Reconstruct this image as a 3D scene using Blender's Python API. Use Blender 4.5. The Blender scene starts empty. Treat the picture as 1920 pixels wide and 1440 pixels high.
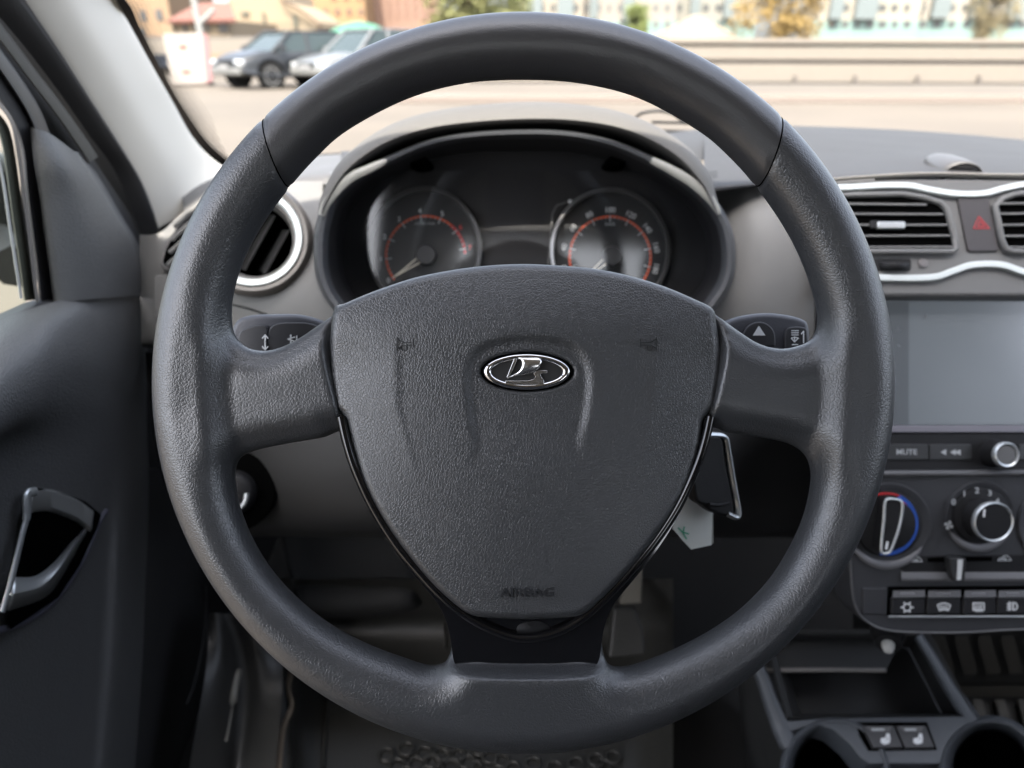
import bpy, bmesh, math, random
import numpy as np
from mathutils import Vector, Matrix
random.seed(7)
R = math.radians
sc = bpy.context.scene
COL = sc.collection

# ------------------------------------------------------------------ camera, world, sun, exposure
F = 1350.0                      # focal length in photo pixels (1920 wide)
PITCH = R(25)
C = Vector((0, 0, 1.05))
XV = Vector((1, 0, 0)); UV = Vector((0, math.sin(PITCH), math.cos(PITCH))); FV = Vector((0, math.cos(PITCH), -math.sin(PITCH)))
cam_d = bpy.data.cameras.new('camera'); cam = bpy.data.objects.new('camera', cam_d); COL.objects.link(cam)
cam.location = C; cam.rotation_euler = (R(90) - PITCH, 0, 0)
cam_d.sensor_width = 36; cam_d.lens = 36 * F / 1920; cam_d.clip_start = 0.02; cam_d.clip_end = 2000
cam_d.dof.use_dof = True; cam_d.dof.focus_distance = 0.355; cam_d.dof.aperture_fstop = 7.2
sc.camera = cam
w = bpy.data.worlds.new('World'); sc.world = w; w.use_nodes = True
SUN_EL, SUN_AZ = R(56), R(192)     # azimuth clockwise from +Y
nt = w.node_tree; sky = nt.nodes.new('ShaderNodeTexSky'); sky.sky_type = 'NISHITA'; sky.sun_disc = False
sky.sun_elevation = SUN_EL; sky.sun_rotation = SUN_AZ; sky.dust_density = 4; sky.air_density = .8
hsv = nt.nodes.new('ShaderNodeHueSaturation'); hsv.inputs['Saturation'].default_value = .52
nt.links.new(sky.outputs[0], hsv.inputs['Color']); nt.links.new(hsv.outputs[0], nt.nodes['Background'].inputs[0]); nt.nodes['Background'].inputs[1].default_value = 0.15
sd = bpy.data.lights.new('sun', 'SUN'); sun = bpy.data.objects.new('sun', sd); COL.objects.link(sun)
sd.energy = 2.0; sd.angle = R(0.5); sd.color = (1, .93, .82)
sv = Vector((math.sin(SUN_AZ) * math.cos(SUN_EL), math.cos(SUN_AZ) * math.cos(SUN_EL), math.sin(SUN_EL)))
sun.rotation_euler = sv.to_track_quat('Z', 'Y').to_euler(); sun.location = (0, 0, 30)
sc.view_settings.view_transform = 'Standard'; sc.view_settings.look = 'None'; sc.view_settings.gamma = 1
sc.view_settings.use_curve_mapping = False
sc.view_settings.exposure = 2.7
sc.render.engine = 'CYCLES'; cy = sc.cycles
cy.use_denoising = True; cy.max_bounces = 8; cy.diffuse_bounces = 5; cy.glossy_bounces = 4; cy.transparent_max_bounces = 12
cy.sample_clamp_indirect = 6; cy.caustics_reflective = False; cy.caustics_refractive = False

# ------------------------------------------------------------------ geometry helpers
def P(px, py, d):
    px, py, d = float(px), float(py), float(d)
    return C + d * ((px - 960) / F * XV + (720 - py) / F * UV + FV)
def ray(px, py):
    px, py = float(px), float(py)
    return (px - 960) / F * XV + (720 - py) / F * UV + FV
def proj(v):
    q = Vector(v) - C; d = q.dot(FV); return 960 + F*q.dot(XV)/d, 720 - F*q.dot(UV)/d
class Plane:
    def __init__(s, o, n): s.o = Vector(o); s.n = Vector(n).normalized()
    def hit(s, px, py, off=0.0):
        r = ray(px, py); o = s.o + s.n * off
        return C + r * ((o - C).dot(s.n) / r.dot(s.n))
def ground_hit(px, py, z=0.0):
    r = ray(px, py); return C + r * ((z - C.z) / r.z)

def cr(pts, n, closed=False):
    """Catmull-Rom through n-d points."""
    p = np.array([list(q) for q in pts], float); m = len(p); out = []
    segs = m if closed else m - 1
    for i in range(segs):
        if closed: a, b, c, d = p[(i-1) % m], p[i], p[(i+1) % m], p[(i+2) % m]
        else: a, b, c, d = p[max(i-1, 0)], p[i], p[i+1], p[min(i+2, m-1)]
        for k in range(n):
            t = k / n
            out.append(.5 * (2*b + (c-a)*t + (2*a-5*b+4*c-d)*t*t + (3*b-a-3*c+d)*t**3))
    if not closed: out.append(p[-1])
    return np.array(out)

class MB:
    def __init__(s): s.v = []; s.f = []
    def add(s, v, f):
        o = len(s.v); s.v += [Vector(q) for q in v]; s.f += [[i + o for i in q] for q in f]; return s
    def box(s, c, size, rot=None):
        c = Vector(c); v = []
        for z in (-.5, .5):
            for y in (-.5, .5):
                for x in (-.5, .5):
                    q = Vector((x*size[0], y*size[1], z*size[2]))
                    if rot is not None: q = rot @ q
                    v.append(c + q)
        return s.add(v, [(0,2,3,1),(4,5,7,6),(0,1,5,4),(2,6,7,3),(0,4,6,2),(1,3,7,5)])
    def prism(s, pts, off):
        n = len(pts); off = Vector(off)
        v = [Vector(p) for p in pts] + [Vector(p) + off for p in pts]
        f = [list(range(n)), list(range(2*n-1, n-1, -1))] + [[i, i+n, (i+1) % n + n, (i+1) % n] for i in range(n)]
        return s.add(v, f)
    def tube(s, pts, r, sides=10, closed=False, flat=1.0, up=None, cap=True):
        pts = [Vector(p) for p in pts]; n = len(pts); rr = r if isinstance(r, (list, tuple, np.ndarray)) else [r]*n
        v = []; prev = None
        for i, p in enumerate(pts):
            a = pts[(i-1) % n] if closed or i > 0 else p; b = pts[(i+1) % n] if closed or i < n-1 else p
            t = (b - a).normalized()
            u = Vector(up) if up is not None else (prev if prev is not None else (Vector((0,0,1)) if abs(t.z) < .9 else Vector((1,0,0))))
            u = (u - t * u.dot(t)).normalized(); prev = u; w_ = t.cross(u)
            for k in range(sides):
                an = 2*math.pi*k/sides
                v.append(p + u*math.cos(an)*rr[i]*flat + w_*math.sin(an)*rr[i])
        f = []
        for i in range(n if closed else n-1):
            j = (i+1) % n
            for k in range(sides): f.append([i*sides+k, i*sides+(k+1) % sides, j*sides+(k+1) % sides, j*sides+k])
        if not closed and cap: f += [list(range(sides-1, -1, -1)), [(n-1)*sides+k for k in range(sides)]]
        return s.add(v, f)
    def lathe(s, c, axis, prof, seg=40, xdir=None, sx=1, sy=1, cap=True):
        c = Vector(c); ax = Vector(axis).normalized()
        u = Vector(xdir) if xdir is not None else (Vector((1,0,0)) if abs(ax.x) < .9 else Vector((0,1,0)))
        u = (u - ax*u.dot(ax)).normalized(); w_ = ax.cross(u); v = []
        for (r, h) in prof:
            for k in range(seg):
                a = 2*math.pi*k/seg; v.append(c + ax*h + u*math.cos(a)*r*sx + w_*math.sin(a)*r*sy)
        f = []
        for i in range(len(prof)-1):
            for k in range(seg): f.append([i*seg+k, i*seg+(k+1) % seg, (i+1)*seg+(k+1) % seg, (i+1)*seg+k])
        if cap:
            if prof[0][0] > 1e-6: f.append(list(range(seg-1, -1, -1)))
            if prof[-1][0] > 1e-6: f.append([(len(prof)-1)*seg+k for k in range(seg)])
        return s.add(v, f)
    def grid(s, rows, closed=False):
        n = len(rows[0]); v = [q for r_ in rows for q in r_]; f = []
        for i in range(len(rows)-1):
            for k in range(n if closed else n-1):
                f.append([i*n+k, i*n+(k+1) % n, (i+1)*n+(k+1) % n, (i+1)*n+k])
        return s.add(v, f)
    def loft(s, rows, nu=6, nv=6, closed=False):
        """rows: lists of 3D points; interpolated both ways."""
        a = [cr(r_, nu, closed) for r_ in rows]; b = np.array(a)
        cols = [cr(b[:, k], nv) for k in range(b.shape[1])]
        c = np.array(cols).transpose(1, 0, 2)
        return s.grid([[Vector(q) for q in r_] for r_ in c], closed)

ORG = {}
def tag(o, label=None, cat=None, group=None, kind=None):
    if label: o['label'] = label
    if cat: o['category'] = cat
    if group: o['group'] = group
    if kind: o['kind'] = kind
    return o
def thing(name, loc, label, cat, group=None, rz=0):
    o = bpy.data.objects.new(name, None); COL.objects.link(o); o.location = loc; o.rotation_euler = (0, 0, rz)
    o.empty_display_size = .05; ORG[o] = Vector(loc); return tag(o, label, cat, group)
def mk(name, mb, mat, parent=None, smooth=False, bevel=0, seg=2, solid=0, local=False, weld=True, angle=35, solid_off=-1, subsurf=0):
    me = bpy.data.meshes.new(name)
    org = Vector((0, 0, 0)) if (parent is None or local) else ORG.get(parent, Vector((0, 0, 0)))
    me.from_pydata([tuple(Vector(v) - org) for v in mb.v], [], mb.f)
    bm = bmesh.new(); bm.from_mesh(me)
    if weld: bmesh.ops.remove_doubles(bm, verts=bm.verts, dist=1e-6)
    bmesh.ops.recalc_face_normals(bm, faces=bm.faces); bm.to_mesh(me); bm.free()
    me.materials.append(mat); me.update()
    o = bpy.data.objects.new(name, me); COL.objects.link(o)
    if parent is not None: o.parent = parent; ORG[o] = org
    else: ORG[o] = Vector((0, 0, 0))
    if solid:
        m = o.modifiers.new('thick', 'SOLIDIFY'); m.thickness = abs(solid); m.offset = solid_off
    if subsurf:
        m = o.modifiers.new('sub', 'SUBSURF'); m.levels = m.render_levels = subsurf
    if bevel:
        m = o.modifiers.new('bevel', 'BEVEL'); m.width = bevel; m.segments = seg; m.limit_method = 'ANGLE'; m.angle_limit = R(angle); m.harden_normals = True
    if smooth or bevel: me.polygons.foreach_set('use_smooth', [True]*len(me.polygons))
    if smooth and not bevel:
        try: me.set_sharp_from_angle(angle=R(50))
        except Exception: pass
    return o
def copy_tree(o, parent=None):
    c = o.copy(); COL.objects.link(c); c.parent = parent
    for ch in list(o.children): copy_tree(ch, c)
    return c
_tc = {}
def text_mb(s, size, o, ax, ay, n, h=0.0004, bold=0.0, shear=0, xs=1.0):
    key = (s, bold)
    if key not in _tc:
        cu = bpy.data.curves.new('t', 'FONT'); cu.body = s; cu.size = 1; cu.align_x = 'CENTER'; cu.align_y = 'CENTER'; cu.extrude = .5
        cu.offset = bold; cu.resolution_u = 3
        ob = bpy.data.objects.new('t', cu); COL.objects.link(ob)
        bpy.context.view_layer.update()
        me = bpy.data.meshes.new_from_object(ob.evaluated_get(bpy.context.evaluated_depsgraph_get()))
        _tc[key] = ([v.co.copy() for v in me.vertices], [list(p.vertices) for p in me.polygons])
        bpy.data.objects.remove(ob); bpy.data.curves.remove(cu); bpy.data.meshes.remove(me)
    v, f = _tc[key]; m = MB()
    m.add([o + ax*((q.x + shear*q.y)*size*xs) + ay*(q.y*size) + n*(q.z*h) for q in v], f); return m
def rrect(x0, y0, x1, y1, r, n=4):
    pts = []
    for cx, cy_, a0 in ((x1-r, y0+r, -90), (x1-r, y1-r, 0), (x0+r, y1-r, 90), (x0+r, y0+r, 180)):
        for k in range(n+1):
            a = R(a0 + 90*k/n); pts.append((cx + r*math.cos(a), cy_ + r*math.sin(a)))
    return pts
def plate(pl, pts, off0, off1, mb=None):
    """polygon given in photo pixels on plane pl; solid between the two offsets along the normal"""
    mb = mb or MB(); top = [pl.hit(x, y, off1) for x, y in pts]
    return mb.prism(top, pl.n * (off0 - off1))
def strokes(pl, lines, wpx, off, h=.0004, mb=None):
    mb = mb or MB()
    for ln in lines:
        ln = [Vector((a, b)) for a, b in ln]
        for a, b in zip(ln[:-1], ln[1:]):
            t = (b - a); L = t.length
            if L < 1e-6: continue
            t /= L; nn = Vector((-t.y, t.x)) * wpx/2; a2 = a - t*wpx*.35; b2 = b + t*wpx*.35
            mb.prism([pl.hit(*q, off + h) for q in (a2+nn, b2+nn, b2-nn, a2-nn)], pl.n * -h)
    return mb
def arc(cx, cy_, r, a0, a1, n=24, ry=None):
    ry = ry or r
    return [(cx + r*math.cos(R(a0+(a1-a0)*k/n)), cy_ - ry*math.sin(R(a0+(a1-a0)*k/n))) for k in range(n+1)]

# ------------------------------------------------------------------ materials
MATS = {}
def mat(name, col, rough=.5, metal=0, spec=.5, bump=None, var=0, coat=0, alpha=None, emit=None, trans=0, sheen=0):
    if name in MATS: return MATS[name]
    m = bpy.data.materials.new(name); m.use_nodes = True; n = m.node_tree.nodes; l = m.node_tree.links
    b = n['Principled BSDF']; col = tuple(col) if hasattr(col, '__len__') else (col,)*3
    b.inputs['Base Color'].default_value = (*col, 1); b.inputs['Roughness'].default_value = rough; b.inputs['Metallic'].default_value = metal
    b.inputs['Specular IOR Level'].default_value = spec; b.inputs['Coat Weight'].default_value = coat
    b.inputs['Sheen Weight'].default_value = sheen
    tc = n.new('ShaderNodeTexCoord')
    nz = n.new('ShaderNodeTexNoise'); nz.inputs['Scale'].default_value = 9; nz.inputs['Detail'].default_value = 5
    l.new(tc.outputs['Object'], nz.inputs['Vector'])
    if var:
        mp = n.new('ShaderNodeMapRange'); mp.inputs[3].default_value = 1-var; mp.inputs[4].default_value = 1+var
        l.new(nz.outputs[0], mp.inputs[0])
        mx = n.new('ShaderNodeMix'); mx.data_type = 'RGBA'; mx.blend_type = 'MULTIPLY'; mx.inputs[0].default_value = 1
        mx.inputs[6].default_value = (*col, 1); l.new(mp.outputs[0], mx.inputs[7]); l.new(mx.outputs[2], b.inputs['Base Color'])
    mr = n.new('ShaderNodeMapRange'); mr.inputs[3].default_value = max(rough-.07, 0.01); mr.inputs[4].default_value = min(rough+.07, 1)
    if rough > .12 :
        l.new(nz.outputs[0], mr.inputs[0]); l.new(mr.outputs[0], b.inputs['Roughness'])
    if bump:
        kind, scale, dist = bump[:3]
        bp = n.new('ShaderNodeBump'); bp.inputs['Distance'].default_value = dist; bp.inputs['Strength'].default_value = 1
        if kind == 'noise':
            t = n.new('ShaderNodeTexNoise'); t.inputs['Scale'].default_value = scale; t.inputs['Detail'].default_value = 3
            l.new(tc.outputs['Object'], t.inputs['Vector']); l.new(t.outputs[0], bp.inputs['Height'])
        else:
            # pebbled / creased leather: warped voronoi cell edges in two sizes
            ws = n.new('ShaderNodeTexNoise'); ws.inputs['Scale'].default_value = scale*.35; ws.inputs['Detail'].default_value = 2
            l.new(tc.outputs['Object'], ws.inputs['Vector'])
            sb = n.new('ShaderNodeVectorMath'); sb.operation = 'SUBTRACT'; sb.inputs[1].default_value = (.5, .5, .5); l.new(ws.outputs['Color'], sb.inputs[0])
            sm = n.new('ShaderNodeVectorMath'); sm.operation = 'SCALE'; sm.inputs['Scale'].default_value = bump[3]/scale; l.new(sb.outputs[0], sm.inputs[0])
            ad = n.new('ShaderNodeVectorMath'); ad.operation = 'ADD'; l.new(tc.outputs['Object'], ad.inputs[0]); l.new(sm.outputs[0], ad.inputs[1])
            hs = []
            for k, sc_ in enumerate((scale, scale*.47)):
                vo = n.new('ShaderNodeTexVoronoi'); vo.feature = 'DISTANCE_TO_EDGE'; vo.inputs['Scale'].default_value = sc_
                l.new(ad.outputs[0], vo.inputs['Vector'])
                r_ = n.new('ShaderNodeMapRange'); r_.interpolation_type = 'SMOOTHSTEP'; r_.inputs[2].default_value = .22 if k == 0 else .13
                l.new(vo.outputs['Distance'], r_.inputs[0]); hs.append(r_)
            a2 = n.new('ShaderNodeMath'); a2.operation = 'MULTIPLY_ADD'; a2.inputs[1].default_value = bump[4] if len(bump) > 4 else .6
            l.new(hs[1].outputs[0], a2.inputs[0]); l.new(hs[0].outputs[0], a2.inputs[2]); l.new(a2.outputs[0], bp.inputs['Height'])
        l.new(bp.outputs[0], b.inputs['Normal'])
    if emit: b.inputs['Emission Color'].default_value = (*emit[0], 1); b.inputs['Emission Strength'].default_value = emit[1]
    MATS[name] = m; return m
def glass_mat(name, tint=(1, 1, 1), gloss=.05, rough=0.0, fres=False):
    m = bpy.data.materials.new(name); m.use_nodes = True; n = m.node_tree.nodes; l = m.node_tree.links
    n.remove(n['Principled BSDF']); t = n.new('ShaderNodeBsdfTransparent'); t.inputs[0].default_value = (*tint, 1)
    g = n.new('ShaderNodeBsdfGlossy'); g.inputs['Roughness'].default_value = rough; mx = n.new('ShaderNodeMixShader'); mx.inputs[0].default_value = gloss
    if fres:
        fr = n.new('ShaderNodeFresnel'); fr.inputs[0].default_value = 1.5; l.new(fr.outputs[0], mx.inputs[0])
    l.new(t.outputs[0], mx.inputs[1]); l.new(g.outputs[0], mx.inputs[2]); l.new(mx.outputs[0], n['Material Output'].inputs[0]); return m

M_leather = mat('rim_leather', (.035, .037, .040), .36, bump=('vor', 620, .00006, .8, .5), spec=1.0)
M_airbag = mat('airbag_skin', (.036, .038, .041), .36, bump=('vor', 720, .000085, .35, .15), spec=1.0)
M_smooth = mat('rim_smooth', (.040, .040, .042), .34, bump=('vor', 1000, .00003, .8), spec=1.0)
M_gloss = mat('piano_black', (.006, .006, .007), .07, coat=.6)
M_chrome = mat('chrome', (.88, .88, .89), .11, metal=1)
M_badge = mat('badge_chrome', (.90, .89, .87), .24, metal=1)
M_satin = mat('satin_silver', (.62, .65, .66), .33, metal=.75)
M_silverp = mat('silver_paint', (.66, .70, .69), .4, metal=.25)
M_grey = mat('grey_fascia', (.140, .139, .136), .5, bump=('noise', 1500, .0001), spec=.4)
M_lgrey = mat('hood_plastic', (.088, .085, .080), .7, bump=('noise', 1100, .00025), spec=.3)
M_dark = mat('dash_dark', (.038, .038, .040), .62, bump=('noise', 1100, .0002), spec=.25)
M_door = mat('door_plastic', (.080, .081, .082), .5, bump=('noise', 650, .0007), spec=.4)
M_black = mat('black_plastic', (.010, .010, .011), .55, spec=.3, bump=('noise', 900, .0001))
M_void = mat('deep_black', (.002, .002, .002), 1.0, spec=0)
M_rubber = mat('seal_rubber', (.010, .010, .011), .7, bump=('noise', 700, .0002))
M_pillar = mat('pillar_trim', (.60, .575, .52), .8, bump=('noise', 1200, .0001), spec=.2)
M_white = mat('white_print', (.75, .77, .78), .5)
M_grprint = mat('grey_print', (.42, .44, .45), .5)
M_orange = mat('orange_print', (.9, .13, .04), .5)
M_red = mat('red_print', (.65, .03, .035), .5)
M_dred = mat('dim_red_print', (.30, .035, .04), .5)
M_blue = mat('blue_print', (.03, .12, .55), .5)
M_carpet = mat('carpet', (.008, .008, .008), .95, bump=('noise', 500, .001))
M_mat = mat('mat_rubber', (.022, .0215, .019), .42, bump=('noise', 300, .0004))
M_headl = mat('headliner', (.40, .39, .36), .9)

# ------------------------------------------------------------------ setting: ground
def ground_mat():
    m = mat('sandy_asphalt', (.092, .077, .061), .9, var=.3)
    n = m.node_tree.nodes; nz = [x for x in n if x.type == 'TEX_NOISE'][0]; nz.inputs['Scale'].default_value = .35; nz.inputs['Detail'].default_value = 8
    return m
g = MB().add([(-400, -60, 0), (400, -60, 0), (400, 600, 0), (-400, 600, 0)], [(0, 1, 2, 3)])
tag(mk('ground', g, ground_mat()), kind='structure')
g = MB()                                   # dusty pavement strip in front of the wall
g.box((16, 17.2, .05), (40, 1.6, .1))
tag(mk('pavement', g, mat('pink_concrete', (.13, .105, .088), .9, var=.1), bevel=.01), kind='structure')

# ------------------------------------------------------------------ steering wheel
D0 = 0.3666; WC = P(981, 718, D0); U1 = D0 / F        # one photo pixel at the wheel plane, in metres
NW = -FV                                                # wheel axis, towards the driver
def WL(px, py, z=0.0):
    """point of the wheel frame: outline pixel, z = pixels towards the driver"""
    d = D0 - z * U1
    return P(px, py, d)
wheel = thing('steering_wheel', WC, 'dark grey leather-grained steering wheel with three spokes and glossy black lower trim', 'steering wheel')

def poly_sd(poly, X, Y):
    p = np.array(poly, float); q = np.roll(p, -1, 0); d2 = np.full(X.shape, 1e18); ins = np.zeros(X.shape, bool)
    for (ax, ay), (bx, by) in zip(p, q):
        ex, ey = bx-ax, by-ay; wx, wy = X-ax, Y-ay
        t = np.clip((wx*ex + wy*ey)/(ex*ex + ey*ey + 1e-9), 0, 1)
        d2 = np.minimum(d2, (wx-ex*t)**2 + (wy-ey*t)**2)
        c = ((ay <= Y) & (by > Y)) | ((by <= Y) & (ay > Y))
        xi = ax + (Y-ay)/(by-ay if by != ay else 1e-9)*ex
        ins ^= c & (X < xi)
    d = np.sqrt(d2); return np.where(ins, -d, d)
def sstep(a, b, x):
    t = np.clip((x-a)/(b-a), 0, 1); return t*t*(3-2*t)
def surface_nets(f, org, h):
    S = f < 0; nx, ny, nz = f.shape
    acc = np.zeros((nx-1, ny-1, nz-1, 3), np.float32); cnt = np.zeros((nx-1, ny-1, nz-1), np.float32)
    def corner(a, i, j, k): return a[i:nx-1+i, j:ny-1+j, k:nz-1+k]
    cs = [(i, j, k) for i in (0, 1) for j in (0, 1) for k in (0, 1)]
    for a in cs:
        for ax in range(3):
            if a[ax]: continue
            b = list(a); b[ax] = 1; b = tuple(b)
            sa, sb = corner(S, *a), corner(S, *b); m = sa != sb
            fa, fb = corner(f, *a)[m], corner(f, *b)[m]; t = fa/(fa-fb)
            pt = np.zeros((len(t), 3), np.float32)
            for q in range(3): pt[:, q] = a[q]
            pt[:, ax] += t; acc[m] += pt; cnt[m] += 1
    act = cnt > 0; idx = -np.ones(cnt.shape, int); idx[act] = np.arange(act.sum())
    base = np.argwhere(act); v = (base + acc[act]/cnt[act][:, None])*h + np.array(org)
    faces = []
    for ax in range(3):
        sl0 = [slice(None)]*3; sl1 = [slice(None)]*3; sl0[ax] = slice(0, -1); sl1[ax] = slice(1, None)
        ch = S[tuple(sl0)] != S[tuple(sl1)]; e = np.argwhere(ch)
        o1, o2 = [q for q in range(3) if q != ax]
        ok = (e[:, o1] > 0) & (e[:, o2] > 0) & (e[:, o1] < f.shape[o1]-1) & (e[:, o2] < f.shape[o2]-1); e = e[ok]
        fl = S[tuple(sl0)][tuple(e.T)]
        qs = []
        for d1, d2 in ((0, 0), (1, 0), (1, 1), (0, 1)):
            c = e.copy(); c[:, o1] -= d1; c[:, o2] -= d2; qs.append(idx[tuple(c.T)])
        q = np.stack(qs, 1); flip = fl if ax != 1 else ~fl
        q[flip] = q[flip][:, ::-1]; faces.append(q)
    return v, np.concatenate(faces)

def sm(pts, n=6): return [tuple(q) for q in cr(pts, n, True)]
open_top = [(981,145),(1090,152),(1200,180),(1310,240),(1370,290),(1425,352),(1478,430),(1512,500),(1534,570),(1537,610),(1525,636),(1500,648),(1465,653),(1425,643),(1385,618),(1345,590),(1300,570),(981,545),(660,565),(622,590),(590,612),(560,632),(525,650),(490,657),(458,650),(436,628),(430,595),(434,550),(452,490),(485,425),(537,352),(590,292),(650,240),(760,182),(870,152)]
open_ll = [(655,812),(600,822),(540,832),(490,842),(456,853),(440,872),(438,905),(448,955),(472,1015),(510,1075),(560,1128),(620,1175),(690,1212),(760,1238),(800,1250),(830,1246),(843,1228),(848,1200),(850,1160),(800,1080),(740,1000),(700,900)]
open_lr = [(1320,806),(1370,812),(1430,821),(1480,832),(1512,852),(1524,882),(1522,920),(1508,975),(1482,1032),(1445,1090),(1395,1142),(1340,1182),(1285,1212),(1230,1236),(1180,1252),(1150,1252),(1135,1236),(1130,1205),(1128,1160),(1180,1080),(1240,1000),(1290,900)]
# local frame of the nets: x right, y up, z to the driver (pixels)
hres = 5.0
gx = np.arange(-715, 716, hres); gy = np.arange(-715, 716, hres); gz = np.arange(-90, 91, hres)
X2, Y2 = np.meshgrid(gx, gy, indexing='ij')
PX, PY = X2 + 981, 718 - Y2
rho = np.hypot(X2, Y2*1.001)
body = rho - 690
for o_ in (open_top, open_ll, open_lr): body = np.maximum(body, -poly_sd(sm(o_), PX, PY))
s2 = -body                                              # inside distance
RT = 60.0
hub = poly_sd(sm([(640,770),(622,600),(780,520),(981,495),(1180,518),(1345,600),(1330,775),(1290,920),(1200,1090),(1152,1170),(1140,1225),(1118,1244),(985,1250),(860,1244),(836,1225),(826,1170),(760,1090),(680,920)]), PX, PY)
rec = 30*sstep(592, 535, rho)*np.where(Y2 < -420, 0, 1)*sstep(-430, -330, Y2)
rec = rec + 46*sstep(6, -14, hub)
# shallow thumb groove beside the rim above the spokes
for sx in (-1, 1):
    gl = poly_sd([(981+sx*a, b) for a, b in ((470,520),(575,640),(605,760),(590,765),(560,650),(455,535))], PX, PY)
    rec = rec + 4*sstep(60, -14, gl)
f3 = np.empty((len(gx), len(gy), len(gz)), np.float32)
# seams between the smooth upper section and the grained rest
def seam(px0, py0, px1, py1):
    a = np.array([px0-981, 718-py0], float); b = np.array([px1-981, 718-py1], float); t = (b-a)/np.linalg.norm(b-a)
    return a, np.array([-t[1], t[0]])
seams = [seam(500, 225, 538, 352), seam(1457, 226, 1424, 350)]
sd_s = [np.abs((X2-a[0])*n_[0] + (Y2-a[1])*n_[1]) + np.where(Y2 < 300, 1e3, 0) for a, n_ in seams]
gro = 4.0*np.exp(-(np.minimum(*sd_s)/4.5)**2)
ss = s2 - gro
for k, z in enumerate(gz):
    zz = z + rec*np.clip((z+30)/45, 0, 1)
    zz = zz*1.04
    rr = RT - gro*.0
    # thicker lower rim, flatter top
    edge = np.sqrt(np.maximum(rr-ss, 0)**2 + zz**2) - rr
    flat = np.maximum(np.abs(zz) - rr + gro*.9, -ss)
    f3[:, :, k] = np.where(ss < rr, edge, flat)
V, Q = surface_nets(f3, (gx[0], gy[0], gz[0]), hres)
# light smoothing (Taubin)
nb = np.concatenate([Q[:, [0, 1]], Q[:, [1, 2]], Q[:, [2, 3]], Q[:, [3, 0]]])
for lam in (.55, -.57)*4:
    acc = np.zeros_like(V); cn = np.zeros(len(V))
    np.add.at(acc, nb[:, 0], V[nb[:, 1]]); np.add.at(cn, nb[:, 0], 1)
    V = V + lam*(acc/np.maximum(cn, 1)[:, None] - V)
me = bpy.data.meshes.new('rim_all')
vw = [WC + XV*(a*U1) + UV*(b*U1) + NW*(c*U1) - WC for a, b, c in V]
me.from_pydata([tuple(q) for q in vw], [], [list(map(int, q)) for q in Q])
bm0 = bmesh.new(); bm0.from_mesh(me); bmesh.ops.recalc_face_normals(bm0, faces=bm0.faces)
for a, n_ in seams:                                     # cut along the two seams
    co = XV*(a[0]*U1) + UV*(a[1]*U1); no = XV*n_[0] + UV*n_[1]
    gsel = [f_ for f_ in bm0.faces if f_.calc_center_median().dot(UV) > 300*U1]
    geom = set(gsel)
    for f_ in gsel: geom.update(f_.edges); geom.update(f_.verts)
    bmesh.ops.bisect_plane(bm0, geom=list(geom), dist=1e-7, plane_co=co, plane_no=no)
def in_top(p):
    x, y = p.dot(XV)/U1, p.dot(UV)/U1
    if y < 250: return False
    (a, n1), (b, n2) = seams
    s1 = (x-a[0])*n1[0] + (y-a[1])*n1[1]; s2_ = (x-b[0])*n2[0] + (y-b[1])*n2[1]
    r1 = (0-a[0])*n1[0] + (600-a[1])*n1[1]; r2 = (0-b[0])*n2[0] + (600-b[1])*n2[1]
    return s1*r1 > 0 and s2_*r2 > 0
for nm, want, mt in (('grained_rim', False, M_leather), ('smooth_rim_section', True, M_smooth)):
    b = bm0.copy(); dl = [f_ for f_ in b.faces if in_top(f_.calc_center_median()) != want]
    bmesh.ops.delete(b, geom=dl, context='FACES'); m2 = bpy.data.meshes.new(nm); b.to_mesh(m2); b.free()
    m2.polygons.foreach_set('use_smooth', [True]*len(m2.polygons)); m2.materials.append(mt)
    o = bpy.data.objects.new(nm, m2); COL.objects.link(o); o.parent = wheel
    if want:
        bt = bmesh.new(); bt.from_mesh(m2); be = [e for e in bt.edges if e.is_boundary]; left = set(be); sb_ = MB()
        while left:
            e = left.pop(); loop = [e.verts[0], e.verts[1]]; go = True
            while go:
                go = False
                for e2 in loop[-1].link_edges:
                    if e2 in left:
                        left.discard(e2); loop.append(e2.other_vert(loop[-1])); go = True; break
            if len(loop) > 12:
                pp = [WC + v.co for v in loop]; pp = [pp[0]] + [p for a_, p in zip(pp, pp[1:]) if (p-a_).length > 2e-4]
                seam_mb = MB().tube(pp, .00035, 6, cap=False); mk('rim_seam', seam_mb, M_void, wheel, smooth=True)
        bt.free()
        tag(o, 'smoother upper section of the rim between two slanted seams')
bm0.free(); bpy.data.meshes.remove(me)

# airbag cover: polar height field
cov = [(618,660),(621,610),(628,580),(660,563),(715,541),(780,520),(850,506),(915,498),(981,495),(1050,498),(1115,504),(1180,517),(1245,537),(1300,560),(1336,579),(1343,605),(1349,655),(1348,700),(1343,735),(1337,760),(1327,774),(1317,792),(1313,825),(1303,865),(1284,915),(1255,968),(1220,1018),(1182,1065),(1148,1102),(1120,1130),(1098,1148),(1068,1157),(985,1161),(905,1157),(876,1149),(850,1130),(815,1098),(780,1058),(742,1008),(708,955),(683,905),(666,855),(656,815),(650,790),(641,774),(630,762),(624,735),(619,700)]
co = cr(cov, 8, True); cc = np.array([983., 800.])
NR = 130
ts = np.concatenate([np.linspace(0, .93, 100, endpoint=False), 1 - .07*(1-np.linspace(0, 1, 30))**1.6])
PXc = cc[0] + np.outer(ts, co[:, 0]-cc[0]); PYc = cc[1] + np.outer(ts, co[:, 1]-cc[1])
edge_d = -poly_sd([tuple(q) for q in co], PXc, PYc); edge_d = np.maximum(edge_d, 0); edge_d[-1] = 0
xx = (PXc-983)/366; yy = (PYc-800)/330
z = 22 + 26*(1-np.clip(xx*xx, 0, 1)) + 6*(1-np.clip(yy*yy, 0, 1))
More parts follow.
